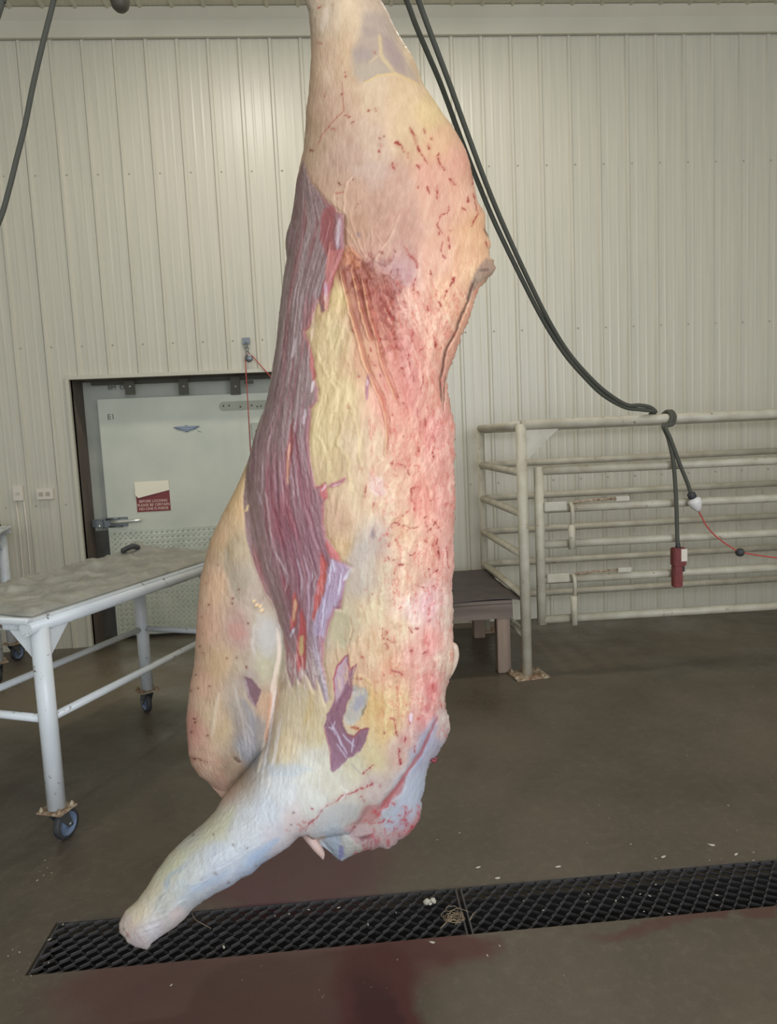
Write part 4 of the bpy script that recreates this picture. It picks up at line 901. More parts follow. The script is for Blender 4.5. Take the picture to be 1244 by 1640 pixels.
# dark red pocket below
poly([(548,410),(560,398),(572,410),(590,430),(605,440),(625,440),(632,470),(625,500),(638,540),(640,580),(625,560),(605,520),(585,500),(572,520),(560,480),(552,450)], (164, 104, 84), 6, .6, relief=-.006)
poly([(548,402),(560,396),(575,408),(578,428),(566,432),(552,425)], (204, 144, 108), 3, .7, relief=.004)
for pts in ([(566,432),(575,470),(584,510),(595,545)], [(548,432),(563,500),(573,530),(584,575),(597,606),(610,632),(620,660),(623,696),(620,728)], [(606,543),(612,571),(625,610),(640,650)], [(583,445),(594,500),(606,543)]):
    stroke(pts, 4, (160, 92, 74), .55, relief=-.005); stroke([(x-4, y) for x, y in pts], 3, (228, 184, 142), .7, relief=.004)
stroke([(590,600),(588,622),(587,640)], 4, (176, 120, 140), .8); stroke([(589,608),(588,618)], 2, (224, 206, 214), .8)
# loose red specks and streaks of the loin and rump
Cc = lambda L, w=2.6, col=BL, a=.8: flecks((600, 180), 5.467, L, w, col, a)
Cc([(300,125,345,190),(345,190,365,270),(365,270,400,360),(400,360,455,440),(170,255,240,300),(430,150,445,190),(490,225,495,250),(460,280,480,320),(550,350,565,420),(565,420,610,510),(370,450,395,490),(370,640,375,670),(465,650,475,710),(660,580,700,630),(850,490,860,640),(870,700,900,880),(900,880,850,990),(820,730,820,770),(755,830,790,850),(645,820,635,890),(570,890,620,890),(575,900,545,980),(545,980,590,1060),(640,1045,670,1040),(565,1050,575,1100),(650,1080,655,1190),(590,1140,580,1230),(590,1260,600,1280),(260,1170,300,1230),(300,1230,380,1300),(380,1300,375,1370),(350,1450,370,1520),(350,1480,330,1560),(370,1560,390,1600),(480,1380,490,1430),(700,1440,660,1520),(650,1530,610,1610),(970,1120,1000,1180),(190,1470,200,1510),(550,640,540,760),(30,330,50,340),(240,300,260,360),(300,350,300,420),(160,430,175,510)], 2.3)
Ee = lambda L, w=2.2, col=BL, a=.75: flecks((540, 400), 4.556, L, w, col, a)
Ee([(500,10,560,70),(560,70,600,90),(600,90,590,150),(575,200,560,260),(675,160,670,190),(760,40,790,70),(430,230,440,260),(860,200,850,240),(780,310,800,300),(750,370,755,420),(390,590,410,640),(400,680,430,730),(440,650,430,720),(550,600,535,690),(660,560,670,620),(710,640,715,720),(520,760,540,880),(470,850,500,930),(620,910,615,1060),(540,900,560,960),(440,1040,450,1100),(470,1120,520,1180),(240,710,245,740),(220,770,235,820),(240,820,290,840),(120,560,125,600),(310,640,310,670),(150,920),(75,1130,85,1160),(400,1210),(480,1370),(590,1150,590,1230),(610,1250,600,1330),(640,1230,650,1300),(580,1430,590,1470),(690,1480,700,1520),(380,1560,420,1560),(175,1580,185,1610),(515,1600,520,1640),(660,400,670,450),(480,380,500,440),(310,900,315,930),(640,700,600,760),(700,1350,710,1400)])
Gg = lambda L, w=2.2, col=BL, a=.75: flecks((520, 740), 5.127, L, w, col, a)
Gg([(530,20,560,10),(560,10,640,30),(640,30,665,55),(690,90,695,110),(300,40,305,70),(345,190,340,280),(410,235,460,260),(470,245,490,240),(690,215,760,212),(700,220,705,330),(740,215,730,240),(855,320,870,315),(400,320,402,370),(550,510,545,540),(560,505,610,500),(610,500,600,520),(640,510,690,540),(690,540,760,530),(810,460,830,455),(820,490,830,540),(840,560,880,550),(900,480,890,530),(905,480,940,560),(950,560,955,580),(740,640,750,670),(830,650),(515,655,520,700),(590,645),(680,740,740,760),(520,780,530,800),(530,800,570,805),(600,840,650,850),(570,900,568,925),(860,880,865,940),(895,1010,900,1050),(940,885,910,900),(1005,700,1010,850),(1020,850,1018,870),(735,1010,770,1020),(790,1030,810,1030),(320,1045,350,1050),(390,1080),(470,1370,490,1460),(515,1465,580,1470),(490,1480,520,1540),(840,1545,795,1580),(700,1550),(860,1290,850,1310),(730,1360,760,1355),(690,1350,720,1400),(290,1600,310,1620),(920,620,925,760),(940,700,930,820),(720,380,760,390),(650,420,640,450),(500,1390,510,1420)])
Hh = lambda L, w=2.4, col=(112, 58, 48), a=.8: flecks((290, 880), 4.1, L, w, col, a)
Hh([(175,362),(330,350,345,360),(375,265,390,260),(435,492),(125,632),(150,690),(300,718),(360,708),(432,776),(110,912),(68,918),(85,815,80,830),(80,1105),(90,1132),(150,545,155,560),(130,440),(180,905),(165,215),(70,1205),(180,1225),(240,100),(345,320),(370,1385,385,1390),(60,1370,120,1380),(120,1370,170,1395)])
Zz = lambda L, w=2.6, col=(164, 50, 60), a=.8: flecks((480, 1020), 4.43, L, w, col, a)
Zz([(650,230,690,255),(690,250,740,265),(590,265),(640,580,670,590),(670,590,690,700),(600,680),(530,910,440,975),(520,1035,420,1085),(420,1085,360,1120),(360,1120,280,1140),(280,1140,180,1210),(180,1210,100,1290),(100,1290,40,1370),(435,1130),(455,1155),(390,640,420,650),(400,290,440,300),(435,155),(790,100),(870,120,900,95),(560,1050,575,1060),(820,770,815,830),(940,340,960,380),(900,480,910,520),(780,540,785,620),(745,700,740,760),(700,780,715,900),(75,1225,90,1215),(70,1330,85,1310),(975,570,970,600)])
poly(q((480,1020),4.43,[(930,330),(965,330),(965,390),(940,400)]), (206,110,110), 2, .6); poly(q((480,1020),4.43,[(870,480),(920,460),(920,540),(870,540)]), (212,130,130), 3, .6)
stroke(q((480,1020),4.43,[(790,540),(788,600)]), 5, (238, 214, 226), .9)
# tail-side groove and grey gristle
poly([(763,430),(779,413),(790,416),(794,430),(783,446),(770,452),(759,466),(752,482),(747,478),(755,451)], (166, 146, 132), 3, .85)
stroke([(768,432),(783,432)], 4, (118, 102, 94), .6); stroke([(762,446),(755,462),(750,478)], 3, (110, 92, 82), .6)
for pts, w_ in (([(757,455),(748,486),(740,503),(727,536),(713,562),(709,589),(704,606),(706,625),(707,643)], 3.2), ([(713,600),(711,625),(710,660)], 1.6), ([(775,366),(783,380)], 2.5)):
    stroke(pts, w_, (112, 82, 70), .85, relief=-.007)
poly([(757,470),(770,452),(779,449),(768,461),(760,483),(757,494),(748,518),(740,536),(731,562),(720,591),(716,600),(714,590),(728,555),(745,515)], (226, 168, 144), 3, .7, relief=.003)
# shoulder patch of purple muscle
Q_ = lambda pts: q((480, 1020), 4.43, pts)
poly(Q_([(340,120),(350,230),(405,190),(390,270),(375,330),(402,385),(370,400),(335,480),(300,600),(335,680),(385,700),(430,655),(495,645),(465,740),(430,810),(340,870),(240,965),(220,950),(218,820),(190,720),(168,640),(190,550),(230,490),(245,420),(235,300),(265,200)]), (142, 104, 122), 1.6, .95, relief=-.003)
poly(Q_([(335,140),(272,205),(247,300),(255,470),(300,400),(338,290)]), (200, 180, 192), 2, .85)
stroke(Q_([(340,125),(270,200),(240,300),(250,400)]), 2, (184, 84, 96), .7); stroke(Q_([(345,130),(350,240),(400,195)]), 2.2, (176, 84, 96), .7); stroke(Q_([(330,690),(385,708),(430,660),(490,648)]), 2, (184, 96, 96), .7); stroke(Q_([(175,640),(215,820),(225,950)]), 1.8, (168, 96, 110), .6)
for a, b_ in (((200,640),(240,660)),((240,640),(300,780)),((270,700),(340,840)),((250,600),(230,660)),((300,690),(390,780)),((260,760),(330,860)),((220,600),(250,700)),((380,720),(370,820))): stroke(Q_([a, b_]), 2.2, (206, 200, 222), .7)
for a, b_ in (((300,420),(260,520)),((360,330),(310,420)),((230,560),(220,640)),((240,860),(230,930)),((420,700),(400,790))): stroke(Q_([a, b_]), 2.4, (118, 82, 104), .5)
poly(Q_([(385,340),(470,370),(490,430),(450,540),(380,630),(320,615),(312,560),(345,480),(372,400)]), (182, 184, 180), 3, .85, relief=-.004)
poly(Q_([(400,430),(460,410),(455,480),(400,530),(370,500)]), (158, 160, 176), 3, .8); stroke(Q_([(470,480),(440,560)]), 3, (140, 136, 110), .7)
stroke(Q_([(360,640),(420,655)]), 3, (178, 110, 70), .7); stroke(Q_([(385,290),(440,280),(500,330),(500,420)]), 3, (196, 170, 110), .6, relief=.002)
# lower edge: neck folds
poly(Q_([(130,1240),(300,1170),(420,1200),(400,1290),(250,1330),(110,1360)]), (176, 174, 172), 6, .7)
poly(Q_([(960,560),(980,640),(900,800),(830,960),(760,1000),(850,820),(850,700)]), (166, 168, 190), 5, .7)
poly(Q_([(720,1130),(850,960),(900,900),(870,1100),(840,1250),(760,1360),(620,1390),(600,1330),(650,1250)]), (184, 190, 204), 5, .8)
stroke(Q_([(960,600),(860,820),(760,960),(680,1080),(600,1180),(540,1290)]), 5, (170, 90, 92), .7, relief=-.005)
stroke(Q_([(740,1010),(700,1090),(640,1140),(560,1220)]), 8, (172, 96, 96), .7, relief=-.006)
poly(Q_([(460,1200),(560,1180),(560,1300),(420,1340),(330,1340),(420,1290)]), (178, 118, 116), 4, .7)
poly(Q_([(310,1360),(420,1330),(520,1350),(540,1440),(460,1480),(380,1460)]), (206, 164, 168), 4, .7)
poly(Q_([(410,1420),(500,1410),(490,1440),(440,1450)]), (120, 66, 72), 3, .85, relief=-.006)
poly(Q_([(290,1400),(360,1420),(440,1500),(330,1560),(280,1480)]), (206, 202, 186), 3, .7, relief=.004)
poly(Q_([(280,1480),(310,1490),(310,1560),(270,1580),(265,1530)]), (116, 112, 178), 3, .85)
poly(Q_([(180,1390),(270,1400),(290,1470),(260,1560),(190,1500)]), (172, 192, 212), 4, .7)
for L in ([(520,1380),(540,1470)], [(440,1480),(520,1520)], [(745,1280),(740,1380)], [(740,1200),(745,1300)], [(840,1200),(850,1300)], [(620,1480),(640,1420)], [(640,1150),(600,1220)], [(850,1300),(760,1400)], [(520,1240),(560,1280)], [(450,1310),(540,1330)], [(380,1550),(470,1500)], [(560,1340),(600,1300)], [(400,1350),(330,1380)], [(660,1150),(680,1200)]):
    stroke(Q_(L), 3, (190, 76, 82), .6, warp=2.4, speck=True)
for k in range(46):
    t = rng.random(); x = 440+t*400+rng.normal(0, 20); y = 1500-t*240+rng.normal(0, 45); stroke(Q_([(x, y), (x+rng.normal(0, 20), y+rng.normal(0, 26))]), rng.uniform(1.0, 2.6), (186, 72, 78), .5, warp=2.4, speck=True)
stroke(Q_([(290,1160),(340,1100),(290,1060)]), 1.5, (230, 226, 230), .6); stroke(Q_([(360,900),(440,980)]), 1.2, (160, 150, 150), .6)
stroke([(491,1338),(505,1347),(520,1340)], 5, (196, 150, 120), .6, relief=.003)
# shank and foreleg: white fascia streaks, blue veins
stroke([(444,1008),(447,1035),(446,1055),(437,1100),(431,1160),(423,1197),(413,1234)], 6, (230, 218, 202), .85, relief=.005, soft=2.5)
stroke([(434,1110),(430,1150),(425,1190)], 4, (196, 136, 104), .55); stroke([(442,1100),(436,1150),(428,1200),(420,1240)], 3, (236, 232, 236), .8)
poly([(446,1110),(478,1098),(500,1108),(470,1130),(452,1180),(442,1190),(440,1150)], (204, 196, 166), 5, .6)
stroke([(497,1105),(498,1130),(488,1160)], 9, (204, 184, 132), .6); stroke([(450,1150),(438,1220),(430,1260)], 4, (234, 228, 226), .7)
for k in range(90):
    x = rng.uniform(420, 530); y = rng.uniform(1130, 1270); dxx = -0.15*(y-1130)*0.2
    if S_OUT[int((y-GY0)/ST), int((x-GX0)/ST)] < 6: continue
    stroke([(x, y), (x-rng.uniform(2, 7), y+rng.uniform(18, 50))], rng.uniform(.8, 2.0), (222, 219, 214), .22, relief=.0006)
poly([(425,1225),(470,1222),(500,1232),(470,1245),(432,1243)], (186, 198, 212), 6, .5)
G_ = lambda pts: q((180, 1240), 3.8875, pts)
poly(G_([(850,520),(920,450),(1010,400),(1040,400),(980,480),(900,540),(830,570)]), (158, 184, 220), 5, .8)
poly(G_([(480,700),(640,630),(720,600),(680,660),(560,720),(480,750)]), (156, 176, 204), 4, .7); poly(G_([(310,680),(360,610),(470,540),(460,570),(370,640),(330,740)]), (150, 166, 180), 4, .75)
poly(G_([(260,830),(300,770),(440,690),(450,740),(330,830),(280,870)]), (168, 168, 150), 5, .55)
poly(G_([(770,590),(880,580),(860,620),(760,640)]), (164, 178, 204), 4, .6); poly(G_([(350,860),(410,830),(450,850),(380,920)]), (214, 186, 178), 5, .5)
stroke(G_([(250,690),(330,600),(450,500),(570,400),(700,300),(760,200)]), 12, (196, 194, 154), .55)
stroke(G_([(150,820),(180,850),(120,950)]), 8, (214, 190, 150), .5)
flecks((180,1240), 3.8875, [(630,375),(722,668),(890,575),(755,440),(1108,315),(640,620),(60,950,70,970),(90,1000),(570,795),(505,380),(840,465),(1125,245),(560,655)], 2.8, (96, 80, 80), .8)
flecks((180,1240), 3.8875, [(1150,310,1180,330),(1090,350),(1180,290,1220,300),(1200,320,1160,360),(420,840),(90,980,110,1010)], 3, (190, 96, 96), .6)
for k in range(60):
    t = rng.random(); x0 = 215+t*230; y0 = 1490-t*190+rng.normal(0, 16); stroke([(x0, y0), (x0+rng.uniform(10, 34), y0-rng.uniform(8, 28))], rng.uniform(1, 3), (212, 214, 218), .2, relief=.0008)
# brisket lobe details
poly([(390,1082),(402,1087),(418,1107),(409.5,1134),(397,1117)], (122, 94, 104), 1.6, .95, relief=-.002); stroke([(392,1086),(398,1112),(408,1130)], 2, (188, 178, 184), .6)
poly([(412,985),(436,990),(444,1030),(436,1060),(420,1050),(410,1020)], (194, 196, 192), 6, .6); stroke([(408,1000),(404,1030),(408,1050)], 4, (206, 206, 204), .5)
poly([(366,1000),(385,998),(395,1015),(380,1026),(366,1018)], (190, 142, 130), 5, .6)
stroke([(350,1110),(344,1140),(338,1180)], 5, (216, 204, 180), .7, relief=.003); stroke([(362,880),(364,910),(376,940),(380,960)], 9, (160, 152, 132), .5, relief=-.003)
stroke([(388,1120),(402,1150),(404,1190),(396,1215)], 8, (150, 152, 158), .6); stroke([(375,1100),(388,1150),(396,1200)], 4, (196, 192, 188), .5)
for k in range(26): x = rng.uniform(380, 405); y = rng.uniform(1130, 1200); stroke([(x, y), (x+rng.uniform(2, 8), y+rng.uniform(14, 30))], 1.3, (190, 188, 190), .45)
stroke([(304,1212),(320,1222),(350,1222),(372,1216)], 3, (196, 146, 130), .3, warp=2.5); stroke([(375,1214),(383,1221)], 4, (88, 72, 60), .7, relief=-.004)
for x, y in ((416,972),(411,970),(419,978),(396,812),(394,818),(407,963)): stroke([(x-2, y+2), (x+2, y-3)], 3.5, (240, 212, 158), .9, relief=.002)
# flank fat folds
for pts in ([(545,528),(540,560),(536,590),(530,610),(540,630),(536,660)], [(545,525),(556,524),(560,545),(556,575),(566,600)], [(512,610),(530,600),(540,610)], [(505,560),(516,585),(524,600)], [(520,470),(524,505),(528,560)], [(540,700),(556,740),(566,790)], [(510,700),(524,740),(530,770)], [(560,640),(575,700),(580,760)]):
    stroke(pts, 4.5, (226, 212, 162), .4, relief=.0016, warp=2.5); stroke([(x+5, y) for x, y in pts], 3.5, (192, 176, 136), .35, relief=-.001, warp=2.5)
fl = ss(sdf([(500,500),(545,420),(620,700),(600,1000),(540,880),(520,770),(496,720),(500,600)]), -8, 8)
RELIEF += fl*0.003*(fbm(PX/9+PY/40, PY/50, 66, 3)-.5)*2; C += (fl*(fbm(PX/5+PY/40, PY/40, 67, 3)-.5)*34)[..., None]
poly([(585,450),(600,640),(640,760),(690,700),(640,560),(620,470)], (206, 120, 106), 14, .25)
poly([(592,758),(612,766),(618,790),(600,796),(590,778)], (232, 206, 200), 4, .7); poly([(625,755),(650,745),(655,775),(645,800),(630,790)], (214, 172, 142), 5, .5)
poly([(598,845),(602,858),(598,864),(592,860)], (140, 124, 128), 2.5, .7); poly([(555,900),(570,870),(600,860),(605,930),(590,950),(560,950)], (190, 180, 170), 8, .5)
poly([(540,980),(555,985),(562,1010),(552,1040),(536,1035),(532,1005)], (186, 182, 152), 4, .6, relief=-.002); stroke([(560,985),(566,1010),(556,1040)], 2.5, (170, 140, 112), .6)
for k in range(40): x = rng.uniform(540, 640); y = rng.uniform(1000, 1090); stroke([(x, y), (x+rng.normal(0, 5), y+rng.uniform(14, 36))], rng.uniform(1.5, 3.5), rng.choice([(228,206,170), (196,158,120), (222,190,170)]) if False else ((228,206,170) if rng.random() < .6 else (200,160,128)), .4, relief=.0012)
for k in range(160):   # scattered little blood marks on the loin side
    x = rng.uniform(610, 722); y = rng.uniform(470, 1180)
    if S_OUT[int((y-GY0)/ST), int((x-GX0)/ST)] < 4: continue
    stroke([(x, y), (x+rng.normal(0, 4), y+rng.normal(0, 8))], rng.uniform(.8, 1.8), (200, 98, 88), rng.uniform(.3, .6), warp=2, speck=True)
# fibres and fine mottling that fan out from the pocket down over the loin
slp = 0.42*(1-ss(PY, 560, 800)); UF = PX-slp*(PY-430)
fl1 = fbm(UF/3.0+0.5*jx, PY/30, 110, 4)-0.5; fl2 = fbm(UF/6.5+0.6*jx, PY/46, 116, 3)-0.5
zone = ss(UF, 548, 600)*ss(PY, 400, 470)*(1-ss(PY, 1130, 1240))
C += (zone*fl1*34)[..., None]*np.array([0.7, 1.15, 1.0])+(zone*fl2*30)[..., None]*np.array([0.5, 1.2, 1.1])
RELIEF += zone*(0.0030*fl2+0.0016*fl1)
up_z = (1-ss(PY, 420, 480))*ss(PX, 560, 620)*ss(PY, 200, 280)
ur = PX*0.85+PY*0.25; C += (up_z*(fbm(ur/4+jx*.4, PY/34, 120, 4)-.5)*30)[..., None]*np.array([.6, 1.15, 1.05])
pk = ss(sdf([(545,395),(640,425),(650,520),(655,600),(620,590),(590,520),(555,450)]), -14, 10)
C -= (pk*ss(fbm(PX/7, PY/9, 125, 3), .45, .7)*30)[..., None]*np.array([.8, 1.0, .9]); RELIEF += pk*.004*(fbm(PX/7, PY/12, 128, 3)-.5)*2
mem = ss(sdf([(552,300),(600,275),(660,300),(690,360),(650,420),(590,400),(555,400)]), -20, 14)*(1-pk)
C = C*(1-.35*mem[..., None])+.35*mem[..., None]*np.array([196, 160, 140]); C += (mem*(fbm(PX/5, PY/12, 130, 4)-.5)*26)[..., None]
for k in range(40):
    x = rng.uniform(552, 640); y = rng.uniform(400, 475); stroke([(x, y), (x+rng.normal(3, 3), y+rng.uniform(3, 10))], rng.uniform(1.2, 3), (128, 66, 54), rng.uniform(.3, .6), warp=2, speck=True)
for k in range(110):
    x = rng.uniform(588, 700); y = rng.uniform(440, 760); L_ = rng.uniform(10, 42); stroke([(x, y), (x+.42*L_*(1 if y < 620 else .3), y+L_)], rng.uniform(.8, 1.8), (206, 120, 104) if rng.random() < .6 else (244, 206, 182), rng.uniform(.3, .6), warp=1.5, relief=rng.choice([-.001, .001]))
# warm the painted fat slightly, keep the bluish shoulder and shank as they are
C *= 1+((1-ss(PY, 330, 480))*(1-.7*mm))[..., None]*np.array([-0.015, -0.035, -0.065])
lg = 0.3*ss(PY-0.25*(PX-450), 1250, 1330); C = C*(1-lg[..., None])+lg[..., None]*np.array([200, 197, 194])
wm = (1-ss(PY+0.25*(PX-500), 1120, 1260))*(1-.6*mm)
C *= 1+wm[..., None]*np.array([0.015, -0.03, -0.045])
C = np.clip(C, 20, 245)

# displaced grid
DISP = RELIEF*ss(S_OUT, 1, 8)
EL = EL+DISP
# snap boundary nodes onto the outline
gy2, gx2 = np.gradient(S_OUT, ST); gl = np.hypot(gx2, gy2)+1e-6
near_in = np.zeros_like(INS); I = INS
for dy, dx_ in ((0,1),(0,-1),(1,0),(-1,0),(1,1),(1,-1),(-1,1),(-1,-1)):
    near_in |= np.roll(np.roll(I, dy, 0), dx_, 1)
BD = near_in & ~I
VX = PX.copy(); VY = PY.copy()
VX[BD] = PX[BD]-S_OUT[BD]*gx2[BD]/gl[BD]; VY[BD] = PY[BD]-S_OUT[BD]*gy2[BD]/gl[BD]
USE = I | BD; EL = np.where(I, EL, RIM); BACK = np.where(I, BACK, RIM)
cell = USE[:-1, :-1] & USE[1:, :-1] & USE[:-1, 1:] & USE[1:, 1:] & (I[:-1, :-1] | I[1:, :-1] | I[:-1, 1:] | I[1:, 1:])
idF = -np.ones((NY, NX), int); used = np.zeros_like(USE)
used[:-1, :-1] |= cell; used[1:, :-1] |= cell; used[:-1, 1:] |= cell; used[1:, 1:] |= cell
nF = int(used.sum()); idF[used] = np.arange(nF)
inn = used & I
# an inner node is "free" only if all four cells around it exist
full = np.zeros_like(used); full[1:-1, 1:-1] = cell[:-1, :-1] & cell[1:, :-1] & cell[:-1, 1:] & cell[1:, 1:]
inn &= full
rimn = used & ~inn; EL[rimn] = RIM[rimn]
idB = idF.copy(); idB[inn] = nF+np.arange(int(inn.sum()))
F3 = at_y(np.dstack([VX[used], VY[used]])[0], YB-EL[used]); B3 = at_y(np.dstack([VX[inn], VY[inn]])[0], YB-BACK[inn])
VV = np.concatenate([F3, B3]); ii, jj = np.nonzero(cell)
qf = np.stack([idF[ii, jj], idF[ii, jj+1], idF[ii+1, jj+1], idF[ii+1, jj]], 1)[:, ::-1]
qb = np.stack([idB[ii, jj], idB[ii+1, jj], idB[ii+1, jj+1], idB[ii, jj+1]], 1)[:, ::-1]
dup_ = (qf[:, ::-1] != 0).all(1) & (np.sort(qf, 1) == np.sort(qb, 1)).all(1)
QQ = np.concatenate([qf, qb[~dup_]]).astype(np.int32)
hook_p = at_y((537, -226), YB-0.0)
beef = thing('beef_side', 'large hanging side of beef, pink and cream with a purple muscle band', 'meat', (float(hook_p[0]), YB, float(hook_p[2])))
me = bpy.data.meshes.new('carcass_body'); me.vertices.add(len(VV)); me.vertices.foreach_set('co', (VV-np.array(ORG[beef.name])).astype(np.float32).ravel())
me.loops.add(QQ.size); me.loops.foreach_set('vertex_index', QQ.ravel()); me.polygons.add(len(QQ))
me.polygons.foreach_set('loop_start', np.arange(0, QQ.size, 4, dtype=np.int32)); me.polygons.foreach_set('use_smooth', np.ones(len(QQ), bool)); me.update(calc_edges=True); me.validate()
ca = me.color_attributes.new('albedo', 'FLOAT_COLOR', 'POINT')
def tolin(c): return lin(c)
cf_ = tolin(C[used]*1.0); cbk = tolin(np.clip(C[inn]*np.array([.95, .86, .84]), 0, 255))
cc_ = np.ones((len(VV), 4), np.float32); cc_[:, :3] = np.concatenate([cf_, cbk]); ca.data.foreach_set('color', cc_.ravel())
def flesh_material(attr=True, col=(205, 170, 155)):
    M = bpy.data.materials.new('wet flesh and fat'); M.use_nodes = True; nt = M.node_tree; N = nt.nodes; L = nt.links; b = N['Principled BSDF']
    if attr:
        a = N.new('ShaderNodeAttribute'); a.attribute_name = 'albedo'; L.new(a.outputs['Color'], b.inputs['Base Color'])
    else: b.inputs['Base Color'].default_value = rgba(col)
    tc = N.new('ShaderNodeTexCoord'); n = N.new('ShaderNodeTexNoise'); n.inputs['Scale'].default_value = 90; n.inputs['Detail'].default_value = 6; n.inputs['Roughness'].default_value = 0.6
    mp = N.new('ShaderNodeMapping'); mp.inputs['Scale'].default_value = (1, 1, 0.4); L.new(tc.outputs['Object'], mp.inputs[0]); L.new(mp.outputs[0], n.inputs['Vector'])
    bp = N.new('ShaderNodeBump'); bp.inputs['Strength'].default_value = 0.75; bp.inputs['Distance'].default_value = 0.005; L.new(n.outputs[0], bp.inputs['Height']); L.new(bp.outputs[0], b.inputs['Normal'])
    r = N.new('ShaderNodeMapRange'); r.inputs[1].default_value = 0.3; r.inputs[2].default_value = 0.7; r.inputs[3].default_value = 0.32; r.inputs[4].default_value = 0.58
    n2 = N.new('ShaderNodeTexNoise'); n2.inputs['Scale'].default_value = 14; L.new(tc.outputs['Object'], n2.inputs['Vector']); L.new(n2.outputs[0], r.inputs[0]); L.new(r.outputs[0], b.inputs['Roughness'])
    b.inputs['Specular IOR Level'].default_value = 0.45
    return M
FLESH = flesh_material(); me.materials.append(FLESH)
body = bpy.data.objects.new('carcass_body', me); COL.objects.link(body); body.parent = beef; ORG[body.name] = ORG[beef.name]
FL2 = flesh_material(False, (206, 176, 166)); FL3 = flesh_material(False, (206, 184, 164))
def flap(name, pts, rad, mt, label=None):
    b = MB(); b.tube(catmull(px_path(pts), 6), None or [rad[0]]*1, 10) if False else None
    P = catmull(px_path(pts), 6); n = len(P); rr = [float(np.interp(i/(n-1), np.linspace(0, 1, len(rad)), rad)) for i in range(n)]
    b.tube(P, rr, 10); o = b.build(name, mt, beef)
    if label: o['label'] = label
    return o
flap('neck_flap', [(488,1330,2.08),(497,1343,2.06),(508,1358,2.05),(515,1368,2.05),(517,1376,2.05)], [0.018, 0.016, 0.014, 0.010, 0.003], FL2, 'thin pink strip of flesh hanging from the neck edge')
flap('flesh_tag', [(722,1030,2.09),(728,1036,2.08),(730,1050,2.08),(727,1066,2.08),(722,1082,2.09)], [0.006, 0.010, 0.010, 0.008, 0.003], FL3)
flap('flesh_tag', [(464,372,2.12),(461,384,2.11),(461,398,2.11),(463,408,2.12)], [0.004, 0.007, 0.007, 0.004], mat('yellow fat', (206,184,138), 0.5))
flap('flesh_tag', [(690,1216,2.08),(696,1219,2.08),(699,1212,2.08)], [0.006, 0.006, 0.002], mat('blood clot', (130,50,56), 0.4))
# gambrel hook and chain above the frame
t = thing('hoist_hook', 'steel hoist hook and chain holding the beef side, above the picture', 'hook', hook_p)
hz = V3(hook_p); b = MB(); pp = [hz+Vector((0, -0.04, -0.02)), hz+Vector((0, -0.055, 0.03)), hz+Vector((0, -0.03, 0.09)), hz+Vector((0, 0, 0.13)), hz+Vector((0, 0.0, 0.22))]
b.tube(catmull(pp, 5), 0.010, 10); b.build('hook', STEEL, t)
zc = hz.z+0.22; k = 0
while zc < ZC-0.03:
    b = MB(); c = Vector((hz.x, hz.y, zc+0.025)); pts = []
    for a in np.linspace(0, 2*math.pi, 13):
        w_ = 0.014*math.cos(a); pts.append(c+(Vector((w_, 0, 0)) if k % 2 else Vector((0, w_, 0)))+Vector((0, 0, 0.030*math.sin(a))))
    b.tube(pts, 0.005, 6, caps=False); b.build('chain_link', STEEL, t); zc += 0.046; k += 1

# ------------------------------------------------------------------ scraps on floor and grate
def floor_pt(px, py, z=0.0):
    r = ((px-622)/FPX)*RIGHT+((820-py)/FPX)*UPV+FWD; r = r*((z-H)/r[2]); return Vector((float(r[0]), float(r[1]), z))
def scrap_mesh(seed, s, flat=0.5, n=2):
    rg = random.Random(seed); bm = bmesh.new(); bmesh.ops.create_icosphere(bm, subdivisions=n, radius=1)
    for v in bm.verts:
        k = 1+rg.uniform(-.28, .28); v.co = Vector((v.co.x*k*s, v.co.y*k*s*0.7, max(v.co.z*k, -0.6)*s*flat))
    zm = min(v.co.z for v in bm.verts)
    for v in bm.verts: v.co.z -= zm
    me = bpy.data.meshes.new('fat_scrap'); bm.to_mesh(me); bm.free()
    for p in me.polygons: p.use_smooth = True
    me.materials.append(FATM); return me
SM = [scrap_mesh(i, 1.0, 0.5, 1) for i in range(5)]
def scrap(px, py, s, label, group=None, on_grate=False, seed=0, sc=None):
    o = bpy.data.objects.new('fat_scrap', SM[seed % 5]); COL.objects.link(o)
    o.location = floor_pt(px, py, 0.0 if not on_grate else -0.0028); sc = sc or (1, 1, 1); o.scale = (s*sc[0], s*sc[1], s*sc[2]); o.rotation_euler = (0, 0, random.uniform(0, 6.28))
    return tag(o, label, 'meat scrap', group)
t = thing('fat_lump', 'largest white lump of fat, lying on the drain grate', 'meat scrap', floor_pt(688, 1447, -0.003))
for dx, dy, s in ((-0.009, 0.0, 0.012), (0.011, 0.004, 0.010), (0.0, -0.008, 0.007), (0.016, 0.0, 0.006)):
    o = bpy.data.objects.new('lobe', scrap_mesh(int(s*9999), s, 1.0, 2)); COL.objects.link(o); o.parent = t; o.location = (dx, dy, 0)
named = [(765,1390,.009,'white scrap on the floor just behind the grate joint'), (797,1407,.009,'pale scrap at the back edge of the grate, right of the joint'), (893,1389,.010,'white scrap on the floor behind the right grate, left of centre'), (1139,1354,.011,'largest white scrap on the floor behind the right grate'), (1062,1373,.011,'oblong white scrap close behind the right grate'), (1178,1369,.009,'flat white scrap behind the right grate, nearest the right edge'), (692,1510,.008,'pinkish scrap on the blood stain in front of the grate'), (358,1517,.007,'small pink scrap at the front edge of the left grate')]
for i, (x, y, s, l) in enumerate(named): scrap(x, y, s, l, None, False, i, (1.3, 0.8, 0.7))
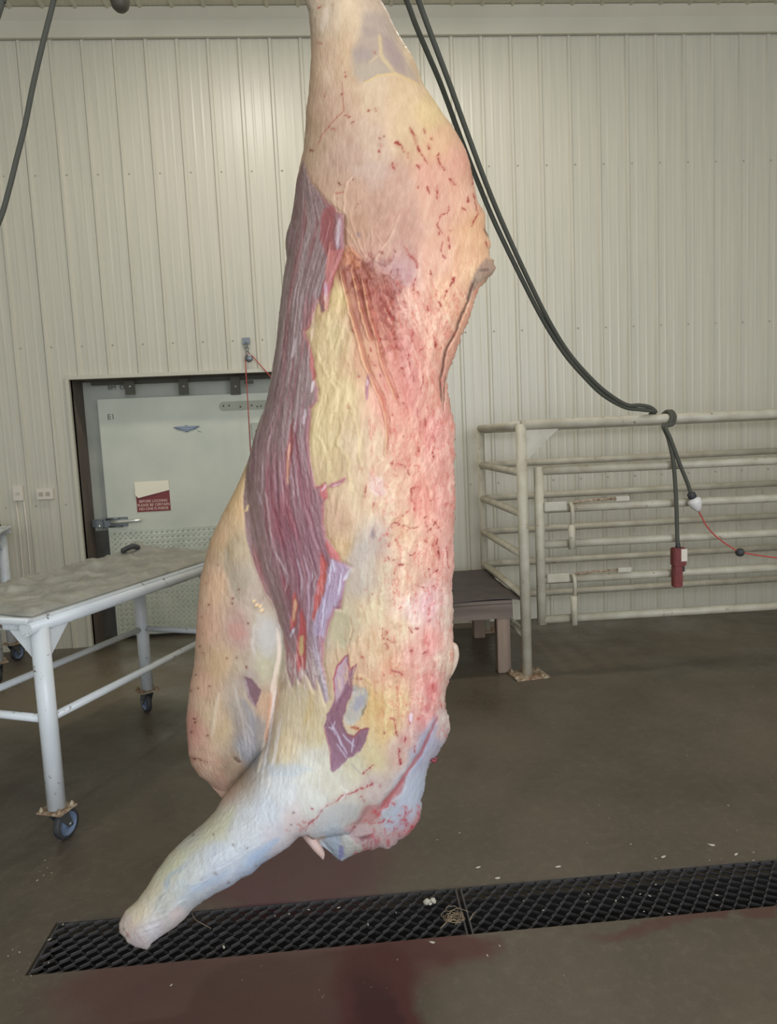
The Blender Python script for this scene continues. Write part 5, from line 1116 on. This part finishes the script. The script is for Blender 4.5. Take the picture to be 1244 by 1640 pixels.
og = [(634,1462),(494,1457),(463,1464),(542,1454),(589,1481),(440,1467),(942,1432),(940,1444),(1040,1435),(1050,1417),(1058,1425),(1148,1434),(1025,1432),(997,1437),(986,1443),(1031,1460),(1071,1463),(101,1481),(79,1505),(78,1542),(870,1458),(838,1443)]
for i, (x, y) in enumerate(og): scrap(x, y, random.uniform(.0026, .005), 'tiny white fat crumb caught on the drain grate', 'fat crumbs on the drain grate', True, i, (1.4, .8, .7))
ofl = [(736,1334),(1166,1290),(1010,1352),(990,1398),(1050,1375),(1136,1378),(1155,1376),(1206,1378),(1206,1365),(960,1290),(975,1310),(915,1135),(860,1165),(1000,1150),(1100,1210),(1180,1330),(13,1531),(31,1525),(20,1521),(50,1563),(274,1578),(636,1537),(76,1390),(70,1402),(64,1396),(83,1398),(60,1410),(108,1262),(72,1378),(800,1515),(780,1530),(700,1345),(940,1350),(1235,1250),(1120,1160),(1205,1100)]
for i, (x, y) in enumerate(ofl): scrap(x, y, random.uniform(.0022, .005), 'tiny pale fat crumb lying on the concrete floor', 'fat crumbs on the concrete floor', False, i, (1.2, .8, .5))
hp = floor_pt(727, 1476, 0.0); b = MB(); rg = random.Random(4)
for k in range(26):
    a0_ = rg.uniform(0, 6.28); r0 = rg.uniform(0.012, 0.034); c = hp+Vector((rg.gauss(0, .012), rg.gauss(0, .012), 0.004))
    b.tube([c+Vector((math.cos(a0_+t*2.6)*r0, math.sin(a0_+t*2.6)*r0*0.6, 0.004+0.012*t*(1-t)*4*rg.random())) for t in np.linspace(0, 1, 7)], 0.0009, 4)
for x0, y0, x1, y1 in ((705,1487,735,1462),(752,1474,762,1460),(735,1462,742,1470)): b.tube([floor_pt(x0, y0, 0.006), floor_pt((x0+x1)/2, (y0+y1)/2-3, 0.010), floor_pt(x1, y1, 0.006)], 0.0012, 5)
tag(b.build('hair_tuft', HAIR, None, hp), 'tangled tuft of pale hair at the joint of the drain grates', 'hair')
b = MB(); b.tube(catmull([floor_pt(308, 1464, 0.004), floor_pt(312, 1472, 0.010), floor_pt(325, 1480, 0.008), floor_pt(338, 1487, 0.004)], 5), 0.0009, 5)
tag(b.build('hair_strand', HAIR, None, floor_pt(308, 1464)), 'single pale hair on the left grate beside the foreleg tip', 'hair')
